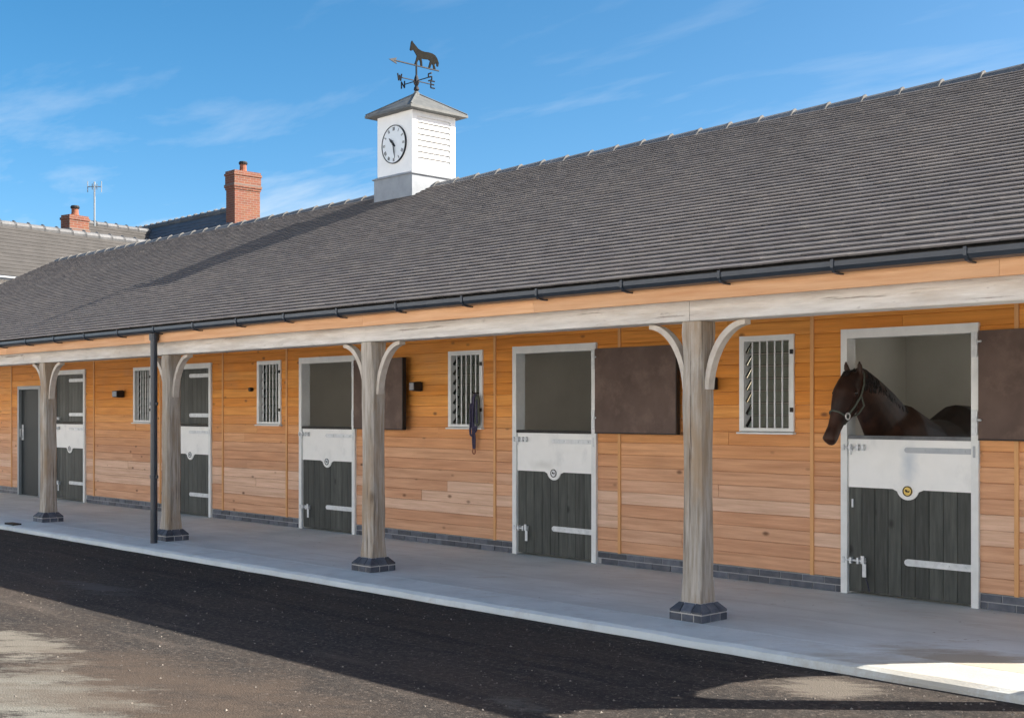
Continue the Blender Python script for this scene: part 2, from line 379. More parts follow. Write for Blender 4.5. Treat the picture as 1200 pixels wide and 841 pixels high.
# ------------------------------------------------------------------ ground
g = MB()
g.add([(-400, -400, ZT), (400, -400, ZT), (400, 400, ZT), (-400, 400, ZT)], [(0, 1, 2, 3)])
tag(g.build('yard', M['tar']), kind='structure')
dr = MB(); dr.add([(-60, -60, ZT + 0.004), (40, -60, ZT + 0.004), (40, -7.4, ZT + 0.004), (-60, -7.4, ZT + 0.004)], [(0, 1, 2, 3)])  # pale sheet added out of view to reflect sun towards the arcade
dr.add([(-26, 6.62, ZT + 0.004), (-2.3, 6.62, ZT + 0.004), (-2.3, 24, ZT + 0.004), (-26, 24, ZT + 0.004)], [(0, 1, 2, 3)])  # second added sheet, throws light in through the rear openings
tag(dr.build('bounce_apron', M['bounce_ground']), kind='structure')
# pale building added unseen behind the camera, to bounce sunlight into the arcade
rg = MB(); rg.box(-46, 22, -27.0, -20.0, -0.3, 5.2)
rg.prism([(-46.3, -27.6, 5.2), (-46.3, -23.5, 8.2), (-46.3, -19.4, 5.2)], (0, 0, 0), (68.6, 0, 0))
tag(rg.build('bounce_range', M['render'], recalc=True), kind='structure')
# concrete pavement with a slightly falling outer strip
YE, YS = -2.58, -2.14        # outer edge, inner edge of the strip
X0, X1 = -27.0, 4.0
p = MB()
bays = [X1, 0.6, -2.9, -6.6, -10.6, -14.6, -18.6, -22.6, X0]
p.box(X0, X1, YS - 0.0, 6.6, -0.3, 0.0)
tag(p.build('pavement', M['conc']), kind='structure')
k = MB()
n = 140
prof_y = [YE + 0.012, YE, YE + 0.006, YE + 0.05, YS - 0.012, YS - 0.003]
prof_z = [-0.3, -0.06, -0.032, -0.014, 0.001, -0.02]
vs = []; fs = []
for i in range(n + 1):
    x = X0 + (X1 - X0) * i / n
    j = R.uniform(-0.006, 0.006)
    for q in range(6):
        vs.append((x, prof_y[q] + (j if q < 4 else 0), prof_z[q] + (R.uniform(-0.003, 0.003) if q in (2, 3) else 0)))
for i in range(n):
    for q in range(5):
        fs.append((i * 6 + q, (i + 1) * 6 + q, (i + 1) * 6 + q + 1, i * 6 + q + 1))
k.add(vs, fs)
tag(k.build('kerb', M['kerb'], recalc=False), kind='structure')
# dusty worn patches: stains in the tarmac with a place and a ragged shape of their own
def spot(m, cx, cy, rx, ry, colour, scale, lo, hi, amt):
    t = m.node_tree; b = t.nodes['Principled BSDF']
    old = b.inputs['Base Color'].links[0].from_socket
    geo = N(t, 'ShaderNodeNewGeometry'); mp = N(t, 'ShaderNodeMapping'); mp.vector_type = 'TEXTURE'
    mp.inputs['Location'].default_value = (cx, cy, 0); mp.inputs['Scale'].default_value = (rx, ry, 1000)
    t.links.new(geo.outputs['Position'], mp.inputs['Vector'])
    ln = N(t, 'ShaderNodeVectorMath', operation='LENGTH'); t.links.new(mp.outputs[0], ln.inputs[0])
    fall = N(t, 'ShaderNodeMapRange'); fall.inputs[1].default_value = 0.2; fall.inputs[2].default_value = 1.1
    fall.inputs[3].default_value = 0.14; fall.inputs[4].default_value = -0.26
    t.links.new(ln.outputs['Value'], fall.inputs[0])
    mr_ = N(t, 'ShaderNodeMapping'); mr_.inputs['Rotation'].default_value = (0, 0, rad(-40))
    t.links.new(geo.outputs['Position'], mr_.inputs['Vector'])
    mq = N(t, 'ShaderNodeMapping'); mq.inputs['Scale'].default_value = (0.55, 1.5, 1)
    t.links.new(mr_.outputs[0], mq.inputs['Vector'])
    nz = N(t, 'ShaderNodeTexNoise'); nz.inputs['Scale'].default_value = scale; nz.inputs['Detail'].default_value = 9
    nz.inputs['Roughness'].default_value = 0.78
    t.links.new(mq.outputs[0], nz.inputs['Vector'])
    sm = N(t, 'ShaderNodeMath', operation='ADD'); t.links.new(nz.outputs['Fac'], sm.inputs[0]); t.links.new(fall.outputs[0], sm.inputs[1])
    mr = N(t, 'ShaderNodeMapRange'); mr.inputs[1].default_value = lo; mr.inputs[2].default_value = hi; mr.inputs[4].default_value = amt
    t.links.new(sm.outputs[0], mr.inputs[0])
    q = N(t, 'ShaderNodeMix', data_type='RGBA'); t.links.new(mr.outputs[0], q.inputs['Factor'])
    t.links.new(old, q.inputs['A']); q.inputs['B'].default_value = (*colour, 1)
    t.links.new(q.outputs['Result'], b.inputs['Base Color'])
spot(M['conc'], -3.6, -2.1, 0.95, 0.62, (0.36, 0.31, 0.235), 3.0, 0.3, 0.55, 0.85)  # sandy dirt, also painted darker to tone down the sunlit patch
spot(M['kerb'], -3.6, -2.4, 1.0, 0.6, (0.40, 0.36, 0.29), 3.0, 0.3, 0.55, 0.75)  # kerb likewise: dirt plus darkening painted in where the sun falls
spot(M['tar'], -7.2, -6.4, 2.0, 0.9, (0.19, 0.185, 0.16), 3.0, 0.49, 0.60, 0.9)
spot(M['tar'], -8.8, -5.9, 1.9, 0.6, (0.20, 0.185, 0.155), 3.4, 0.50, 0.60, 0.8)
spot(M['tar'], -6.5, -5.9, 3.2, 1.4, (0.095, 0.072, 0.055), 1.6, 0.46, 0.66, 0.7)
spot(M['tar'], -4.1, -3.0, 0.7, 0.5, (0.17, 0.15, 0.125), 4.5, 0.48, 0.60, 0.8)
spot(M['tar'], -11.0, -4.2, 1.3, 0.35, (0.10, 0.10, 0.095), 3.4, 0.50, 0.62, 0.6)
spot(M['tar'], -5.0, -4.6, 0.6, 0.3, (0.12, 0.115, 0.10), 3.4, 0.52, 0.64, 0.6)
# loose grit scattered on the yard
gr = MB()
for i in range(2200):
    x = -3.0 - 15 * R.random() ** 1.5; y = -2.65 - 5.0 * R.random() ** 1.2
    r = R.choice([0.004, 0.005, 0.005, 0.007, 0.010]) * R.uniform(0.7, 1.2)
    c = R.uniform(0.6, 1.1); gr.cur = (c, c, c)
    a = R.uniform(0, 6.28)
    vs = [(x + r * math.cos(a + k * 2.094) * R.uniform(.7, 1.2), y + r * math.sin(a + k * 2.094) * R.uniform(.7, 1.2), ZT + 0.0005) for k in range(3)]
    vs.append((x, y, ZT + r * 0.9))
    gr.add(vs, [(0, 1, 3), (1, 2, 3), (2, 0, 3), (0, 2, 1)])
tag(gr.build('gravel', M['stone']), 'pale loose grit scattered over the dark tarmac yard', 'gravel', kind='stuff')

# ------------------------------------------------------------------ the stable block
XL, XR = -25.9, -2.3                       # ends of the block
ROOF_Y0, ROOF_Z0, RIDGE_Y, RIDGE_Z = -2.33, 2.53, 2.05, 4.72
PITCH = math.atan2(RIDGE_Z - ROOF_Z0, RIDGE_Y - ROOF_Y0)
BACK_Y = 2 * RIDGE_Y - ROOF_Y0
block = empty('stable_block', (-14, 0, 0), 'long timber stable block with grey tiled roof, oak posts and orange board walls', 'stable building')

DOORS = [(-5.215, 1.22, 'open'), (-9.25, 1.22, 'open'), (-13.305, 1.22, 'ajar'), (-16.76, 1.22, 'shut'), (-20.83, 1.22, 'shut')]
SIDE = (-22.5, 0.98, 1.98)                  # plain grey door at the far end
WINS = [-6.59, -10.64, -14.65, -18.23, -24.6]
WW, WZ0, WZ1 = 0.58, 1.345, 2.215
DH = 2.23
WALL_TOP = 2.58
# openings as (x0, x1, z0, z1)
openings = [(c - w / 2, c + w / 2, 0.0, DH) for c, w, s in DOORS] + [(SIDE[0] - SIDE[1] / 2, SIDE[0] + SIDE[1] / 2, 0.0, SIDE[2])]
openings += [(x - WW / 2, x + WW / 2, WZ0, WZ1) for x in WINS]

# structural wall behind the boards, split round the openings
def fill(mb, x0, x1, z0, z1, y0, y1, ops):
    xs = sorted(set([x0, x1] + [v for o in ops for v in o[:2] if x0 < v < x1]))
    zs = sorted(set([z0, z1] + [v for o in ops for v in o[2:] if z0 < v < z1]))
    for a, b in zip(xs, xs[1:]):
        run = None
        for c, d in zip(zs, zs[1:]):
            mx_, mz_ = (a + b) / 2, (c + d) / 2
            hole = any(o[0] < mx_ < o[1] and o[2] < mz_ < o[3] for o in ops)
            if hole:
                if run: mb.box(a, b, y0, y1, *run); run = None
            else:
                run = (run[0], d) if run else (c, d)
        if run: mb.box(a, b, y0, y1, *run)
w = MB(); fill(w, XL, XR, 0.004, WALL_TOP, 0.03, 0.14, openings)
w.build('wall', M['stall'], block)

# weatherboards
BZ0, BH = 0.126, 0.1223
battens = [-4.31, -6.12, -8.34, -10.16, -12.39, -14.23, -15.85, -17.67, -19.92, -21.78, -23.3]
edges = sorted([XL, XR] + battens)
def board_tint(z, rr):
    # larch boards: still orange under the eaves, silvered pink-brown lower down, every board its own
    t = max(0.0, min(1.0, (z - 0.75) / 1.0)); t = t * t * (3 - 2 * t)
    lo = rr.choice([(0.66, 0.385, 0.235), (0.64, 0.365, 0.22), (0.675, 0.40, 0.25), (0.685, 0.425, 0.28), (0.62, 0.345, 0.205)])
    hi = rr.choice([(0.75, 0.315, 0.06), (0.72, 0.29, 0.052), (0.76, 0.34, 0.075), (0.69, 0.27, 0.045)])
    v = rr.uniform(0.95, 1.04)
    if abs(z - 0.55) < 0.13 and rr.random() < 0.6: lo = (0.74, 0.51, 0.37)
    return tuple((a * (1 - t) + b * t) * v for a, b in zip(lo, hi))
segs = []
for e0, e1 in zip(edges, edges[1:]):
    row = 0; z = BZ0
    while z < WALL_TOP - 0.02:
        z1 = min(z + BH, WALL_TOP); zm = (z + z1) / 2
        cuts = [(e0 + 0.0, e1 - 0.0)]
        for o in openings:
            if o[2] - 0.02 < zm < o[3] + 0.0:
                nc = []
                for a, b in cuts:
                    if o[1] <= a or o[0] >= b: nc.append((a, b)); continue
                    if o[0] > a: nc.append((a, o[0]))
                    if o[1] < b: nc.append((o[1], b))
                cuts = nc
        for a, b in cuts:
            if b - a > 0.03:
                # long runs are made up of two lengths now and then
                if b - a > 1.6 and R.random() < 0.35:
                    m_ = a + (b - a) * R.uniform(0.35, 0.65); segs += [(a, m_ - 0.0015, z, z1), (m_ + 0.0015, b, z, z1)]
                else: segs.append((a, b, z, z1))
        z = z1; row += 1
segs.sort(key=lambda q: -q[1])
def board(mb, a, b, z0, z1, y):
    c = 0.0045
    prof = [(a, y + 0.034, z0 + 0.001), (a, y + c, z0 + 0.001), (a, y, z0 + c + 0.001), (a, y, z1 - c), (a, y + c, z1 - 0.0005), (a, y + 0.034, z1 - 0.0005)]
    mb.prism(prof, (0, 0, 0), (b - a, 0, 0))
seen_boards = [q for q in segs if q[1] < -3.6]
single = set(seen_boards[:300])
stuffb = MB()
for q in segs:
    a, b, z0, z1 = q
    y = -0.006 + R.uniform(-0.0025, 0.0025)
    if q in single:
        m = MB(); m.cur = board_tint((z0 + z1) / 2, R); board(m, a, b, z0, z1, y); m.build('weatherboard', M['board'], block)
    else:
        stuffb.cur = board_tint((z0 + z1) / 2, R); board(stuffb, a, b, z0, z1, y)
tag(stuffb.build('weatherboard', M['board'], block), kind='stuff')
for x in battens:
    if not any(o[0] - 0.02 < x < o[1] + 0.02 and o[2] == 0 for o in openings):
        m = MB(); m.box(x - 0.017, x + 0.017, -0.019, -0.003, BZ0 - 0.004, WALL_TOP - 0.002); m.build('cover_strip', M['strip'], block)

# blue brick plinth course under the boards
bricks = []
dj = [o for o in openings if o[2] == 0]
for row in range(2):
    z0 = 0.001 + row * 0.062; z1 = z0 + 0.052
    x = XR - 0.11 * row
    while x > XL:
        a, b = x - 0.215, x
        for o in dj:
            if o[0] < b and o[1] > a:
                if a < o[0]: b = min(b, o[0] - 0.003)
                elif b > o[1]: a = max(a, o[1] + 0.003)
                else: b = a
        if b - a > 0.04: bricks.append((a, b, z0, z1))
        x -= 0.225
bricks.sort(key=lambda q: -q[1])
mort = MB(); fill(mort, XL, XR, 0.002, 0.122, 0.004, 0.029, dj)
mort.build('mortar_bed', pmat('pale_joint_mortar', (0.3, 0.31, 0.33), (0.38, 0.39, 0.4), 20, rough=0.9), block)
for a, b, z0, z1 in bricks:
    m = MB(); m.box(a, b, -0.004 + R.uniform(-0.002, 0.002), 0.026, z0, z1); m.build('brick', M['bbrick'], block)

# stalls inside: back wall, cross walls, floor, ceiling (unseen rear openings added to let light into the stalls)
STALL_Y = 3.7
rear = MB()
rear_ops = [(a, b, 1.3, 2.25) for a, b in ((-6.2, -2.7), (-9.6, -8.4), (-13.6, -12.4), (-17.6, -16.4), (-20.9, -19.7))]
fill(rear, XL, XR, 0.004, WALL_TOP, STALL_Y, STALL_Y + 0.14, rear_ops)
rear.build('rear_wall', M['stall'], block)
for x in (XL + 0.07, -23.2, -21.7, -18.95, -15.5, -11.45, -7.35, XR - 0.071):
    cw = MB(); cw.box(x - 0.06, x + 0.06, 0.1405, STALL_Y - 0.0005, 0.004, WALL_TOP - 0.001)
    cw.build('stall_wall', M['stall'], block)
fl = MB(); fl.box(XL + 0.02, XR - 0.02, 0.14, STALL_Y, 0.0, 0.003); fl.build('stall_floor', M['stallfloor'], block)
ce = MB(); ce.box(XL, XR, 0.0, STALL_Y + 0.15, WALL_TOP, WALL_TOP + 0.04); ce.build('ceiling', M['stall'], block)
ac = MB(); ac.box(XL, XR, -2.2, -0.001, 2.502, 2.535); ac.build('arcade_ceiling', M['ceiling'], block)

# ---- stable doors
def pframe(mb, x0, x1, z0, z1, y0, y1, jw, hw, sill=None):
    mb.box(x0, x0 + jw, y0, y1, z0, z1); mb.box(x1 - jw, x1, y0, y1, z0, z1)
    mb.box(x0 + jw, x1 - jw, y0 + 0.002, y1, z1 - hw, z1 - 0.001)
    if sill: mb.box(x0 + jw, x1 - jw, y0 + 0.002, y1, z0 + 0.001, z0 + sill)
def strap(mb, xr, z, length, h, y):
    """strap hinge: tapered bar, eye and pin plate on the jamb"""
    mb.prism([(xr, y, z - h / 2), (xr, y - 0.008, z - h / 2), (xr, y - 0.008, z + h / 2), (xr, y, z + h / 2)][::-1], (0, 0, 0), (-length, 0, 0))
    mb.cyl((xr - length, y - 0.0075, z), (0, 1, 0), h / 2 - 0.001, 0.007, 12)
    mb.cyl((xr + 0.02, y - 0.012, z - 0.045), (0, 0, 1), 0.013, 0.09, 10)
    mb.box(xr + 0.03, xr + 0.06, y - 0.016, y - 0.008, z - 0.09, z + 0.09)
    for q in (0.06, 0.2, 0.4):
        if q < length: mb.cyl((xr - q, y - 0.0135, z), (0, 1, 0), 0.008, 0.006, 8)
def bolt(mb, xl, z, y, kick=False):
    mb.tube([(xl - 0.05, y - 0.02, z), (xl + 0.17, y - 0.02, z)], 0.009, 8)
    for q in (-0.035, 0.03, 0.10, 0.15):
        mb.box(xl + q - 0.01, xl + q + 0.01, y - 0.036, y, z - 0.026, z + 0.026)
    if kick:
        mb.box(xl + 0.135, xl + 0.165, y - 0.042, y - 0.037, z - 0.02, z + 0.045)
        mb.box(xl + 0.15, xl + 0.185, y - 0.044, y - 0.038, z - 0.13, z - 0.02)
    else:
        mb.tube([(xl + 0.06, y - 0.02, z), (xl + 0.06, y - 0.055, z - 0.02), (xl + 0.06, y - 0.06, z - 0.06)], 0.008, 6)
for di, (cx, wd, state) in enumerate(DOORS):
    x0, x1 = cx - wd / 2, cx + wd / 2; jw, hw = 0.060, 0.078
    i0, i1 = x0 + jw + 0.004, x1 - jw - 0.004
    LZ0, LZ1, BZ = 0.022, 1.335, 0.90
    yl = -0.006
    d = MB(); d.box(i0 + 0.004, i1 - 0.004, yl + 0.016, yl + 0.05, LZ0, LZ1 - 0.01)
    door = d.build('stable_door', M['plank'], block)
    f = MB(); pframe(f, x0, x1, 0.002, DH, -0.034, 0.10, jw, hw); f.build('door_frame', M['frame'], door)
    # vertical boards of the lower leaf
    npl = 9; pw = (i1 - i0) / npl
    for q in range(npl):
        a, b = i0 + q * pw + 0.0012, i0 + (q + 1) * pw - 0.0012; cc = 0.004
        m = MB(); yy = yl + R.uniform(-0.001, 0.001)
        prof = [(a, yy + 0.0155, LZ0), (a, yy + cc, LZ0), (a + cc, yy, LZ0), (b - cc, yy, LZ0), (b, yy + cc, LZ0), (b, yy + 0.0155, LZ0)]
        m.prism(prof, (0, 0, 0), (0, 0, BZ + 0.02 - LZ0)); m.build('door_plank', M['plank'], door)
    # white top panel with a drop for the badge
    prof = [(i0, BZ), ]
    rr_ = 0.10; sh = 0.035
    prof += [(cx - rr_ - sh, BZ), (cx - rr_ - 0.008, BZ - 0.012)]
    for q in range(13):
        a = math.pi + 0.30 + (math.pi - 0.60) * q / 12
        prof.append((cx + rr_ * math.cos(a), BZ + 0.012 + 0.098 * math.sin(a)))
    prof += [(cx + rr_ + 0.008, BZ - 0.012), (cx + rr_ + sh, BZ), (i1, BZ), (i1, LZ1 - 0.03), (i0, LZ1 - 0.03)]
    m = MB(); m.prism([(x, yl + 0.004, z) for x, z in prof], (0, 0, 0), (0, -0.014, 0)); m.build('top_panel', M['white'], door, recalc=True)
    m = MB(); m.prism([(i0, -0.03, LZ1 - 0.0298), (i0, -0.03, LZ1), (i0, 0.05, LZ1), (i0, 0.05, LZ1 - 0.0298)], (0, 0, 0), (i1 - i0, 0, 0))
    m.build('top_rail', M['railgrey'] if di == 0 else M['edge'], door, recalc=True)
    yp = yl - 0.010
    # badge: disc with a raised ring and a small dark running-horse shape
    m = MB(); m.cyl((cx, yp - 0.0005, BZ - 0.013), (0, -1, 0), 0.043, 0.006, 24)
    bd = m.build('badge', M['brass'] if di == 0 else M['galv'], door)
    e = MB()
    nseg = 24
    for q in range(nseg):
        a0, a1 = 2 * math.pi * q / nseg, 2 * math.pi * (q + 1) / nseg
        pr = [(cx + r_ * math.cos(a_), yp - 0.0068, BZ - 0.013 + r_ * math.sin(a_)) for a_, r_ in ((a0, 0.034), (a0, 0.043), (a1, 0.043), (a1, 0.034))]
        e.prism(pr, (0, 0, 0), (0, -0.002, 0))
    e.prism([(cx - 0.022, yp - 0.0068, BZ - 0.008), (cx - 0.012, yp - 0.0068, BZ - 0.02), (cx + 0.016, yp - 0.0068, BZ - 0.022), (cx + 0.022, yp - 0.0068, BZ - 0.006), (cx + 0.004, yp - 0.0068, BZ - 0.012), (cx - 0.012, yp - 0.0068, BZ + 0.004)], (0, 0, 0), (0, -0.002, 0))
    e.build('badge_emblem', M['edge'], door, recalc=True)
    m = MB(); strap(m, x1 - jw + 0.005, 0.307, 0.56, 0.055, yl - 0.001); m.build('strap_hinge', M['galv'], door)
    m = MB(); strap(m, x1 - jw + 0.005, 1.222, 0.56, 0.045, yp); m.build('strap_hinge', M['galv'] if di else pmat('dull_grey_hinge', (0.36, 0.40, 0.44), (0.45, 0.48, 0.51), 8, rough=0.5), door)
    m = MB(); bolt(m, i0, 0.285, yl - 0.001, True); m.build('kick_bolt', M['galv'], door)
    m = MB(); bolt(m, i0, 1.235, yp, False); m.build('barrel_bolt', M['galv'], door)
    if di == 0:
        m = MB(); m.tube([(i0 + 0.17, yl - 0.03, 0.16), (i0 + 0.185, yl - 0.02, 0.10), (i0 + 0.2, yl - 0.012, 0.03)], 0.004, 5); m.build('bolt_cord', M['ropec'], door)
        m = MB(); m.box(i0 + 0.03, i0 + 0.045, yl - 0.012, yl, 0.73, 0.80); m.build('hook', M['galv'], door)
    # upper leaf
    lw = i1 - i0 - 0.02; z0, z1 = 1.345, DH - hw - 0.008
    if state == 'shut':
        m = MB()
        m.box(i0 + 0.003, i1 - 0.003, yl + 0.0165, yl + 0.05, z0, z1); leaf = m.build('upper_leaf', M['plank'], door)
        for q in range(npl):
            a, b = i0 + q * pw + 0.0012, i0 + (q + 1) * pw - 0.0012; cc = 0.004
            m = MB(); prof = [(a, yl + 0.016, z0), (a, yl + cc, z0), (a + cc, yl, z0), (b - cc, yl, z0), (b, yl + cc, z0), (b, yl + 0.016, z0)]
            m.prism(prof, (0, 0, 0), (0, 0, z1 - z0)); m.build('door_plank', M['plank'], door)
        for z in (2.05, 1.47):
            m = MB(); strap(m, x1 - jw + 0.005, z, 0.56, 0.055, yl - 0.001); m.build('strap_hinge', M['galv'], door)
        m = MB(); bolt(m, i0, 1.40, yl - 0.001, False); m.build('barrel_bolt', M['galv'], door)
    else:
        # hinged back against the wall on the right, brown inner face towards the yard
        hx = x1 - 0.01; ang = rad(2.0 if state == 'open' else 4.5); th = 0.045
        off = -0.058
        u = Vector((math.cos(ang), -math.sin(ang), 0)); nrm = Vector((-math.sin(ang), -math.cos(ang), 0))
        base = Vector((hx + 0.02, off, 0)); 
        def P(s, t_, z): q = base + u * s + nrm * t_; return (q.x, q.y, z)
        m = MB(); zz0, zz1 = 1.325, 2.165
        m.add([P(0, 0, zz0), P(lw, 0, zz0), P(lw, -th, zz0), P(0, -th, zz0), P(0, 0, zz1), P(lw, 0, zz1), P(lw, -th, zz1), P(0, -th, zz1)],
              [(0, 3, 2, 1), (4, 5, 6, 7), (0, 1, 5, 4), (1, 2, 6, 5), (2, 3, 7, 6), (3, 0, 4, 7)])
        leaf = m.build('upper_leaf', M['leafback'], door, recalc=True)
        e = MB()   # dark metal edging round the leaf
        for s0, s1, a0, a1 in ((0, lw, zz0 - 0.012, zz0 - 0.0005), (lw + 0.0005, lw + 0.01, zz0 - 0.012, zz1)):
            e.add([P(s0, 0.004, a0), P(s1, 0.004, a0), P(s1, -th - 0.002, a0), P(s0, -th - 0.002, a0), P(s0, 0.004, a1), P(s1, 0.004, a1), P(s1, -th - 0.002, a1), P(s0, -th - 0.002, a1)],
                  [(0, 3, 2, 1), (4, 5, 6, 7), (0, 1, 5, 4), (1, 2, 6, 5), (2, 3, 7, 6), (3, 0, 4, 7)])
        e.build('leaf_edging', M['edge'], door, recalc=True)
        for z in (2.06, 1.45):
            m = MB(); m.cyl((hx, off + 0.012, z - 0.09), (0, 0, 1), 0.012, 0.18, 10); m.box(hx - 0.045, hx - 0.0, -0.041, -0.0345, z - 0.10, z + 0.10)
            m.tube([(hx + 0.01, off - 0.002, z + 0.02), (hx + 0.055, off - 0.03, z + 0.02)], 0.009, 6)
            m.build('hinge', M['galv'], door)

# plain grey side door
cx, wd, hh = SIDE; x0, x1 = cx - wd / 2, cx + wd / 2
d = MB(); d.box(x0 + 0.066, x1 - 0.066, 0.02, 0.065, 0.01, hh - 0.066); sd = d.build('side_door', M['greydoor'], block)
f = MB(); pframe(f, x0, x1, 0.002, hh, -0.03, 0.10, 0.062, 0.062); f.build('door_frame', M['greyframe'], sd)
m = MB(); m.box(x0 + 0.10, x0 + 0.17, 0.012, 0.0195, 1.0, 1.28); m.tube([(x0 + 0.135, 0.012, 1.20), (x0 + 0.135, -0.03, 1.20), (x0 + 0.135, -0.03, 1.06), (x0 + 0.135, 0.012, 1.06)], 0.009, 8)
m.build('handle', M['galv'], sd)

# ---- louvre windows with bars
for wi, xc in enumerate(WINS):
    x0, x1 = xc - WW / 2, xc + WW / 2; fw = 0.05
    f = MB(); pframe(f, x0, x1, WZ0 + 0.012, WZ1, -0.026, 0.10, fw, fw, sill=0.03)
    win = f.build('louvre_window', M['frame'], block)
    m = MB(); m.prism([(x0 - 0.012, -0.055, WZ0 - 0.012), (x0 - 0.012, 0.03, WZ0 - 0.012), (x0 - 0.012, 0.03, WZ0 + 0.011), (x0 - 0.012, -0.055, WZ0 + 0.002)][::-1], (0, 0, 0), (WW + 0.024, 0, 0))
    m.build('sill', M['frame'], win, recalc=True)
    g0, g1 = x0 + fw, x1 - fw; zb, zt = WZ0 + 0.045, WZ1 - fw
    for q in range(5):
        xx = g0 + (q + 1) * (g1 - g0) / 6
        m = MB(); m.tube([(xx, -0.004, zb - 0.004), (xx, -0.004, zt + 0.004)], 0.0085, 8); m.build('window_bar', M['galv'], win, smooth=False)
    nb = 7; ph = (zt - zb) / nb
    for q in range(nb):
        zc = zb + (q + 0.5) * ph; tilt = rad(48 if wi in (0, 1) else 75); hl = 0.066
        dy, dz = math.cos(tilt) * hl, math.sin(tilt) * hl
        m = MB(); yc = 0.052
        nrm = Vector((0, -math.sin(tilt), math.cos(tilt))) * 0.003
        # lower edge outwards
        prof = [Vector((g0 + 0.012, yc - dy, zc - dz)) + nrm, Vector((g0 + 0.012, yc + dy, zc + dz)) + nrm, Vector((g0 + 0.012, yc + dy, zc + dz)) - nrm, Vector((g0 + 0.012, yc - dy, zc - dz)) - nrm]
        m.prism(prof, (0, 0, 0), (g1 - g0 - 0.024, 0, 0)); m.build('glass_blade', M['glass'], win, recalc=True)
        for xa in (g0 + 0.001, g1 - 0.011):
            m = MB(); n3 = nrm * 4.5
            prof = [Vector((xa, yc - dy * 0.95, zc - dz * 0.95)) + n3, Vector((xa, yc + dy * 0.8, zc + dz * 0.8)) + n3, Vector((xa, yc + dy * 0.8, zc + dz * 0.8)) - n3, Vector((xa, yc - dy * 0.95, zc - dz * 0.95)) - n3]
            m.prism(prof, (0, 0, 0), (0.0105, 0, 0)); m.build('blade_clip', M['edge'], win, recalc=True)
    for z in (2.06, 1.55):
        m = MB(); m.box(x1 - 0.03, x1 - 0.004, -0.042, -0.0265, z - 0.02, z + 0.02); m.build('catch', M['edge'], win)

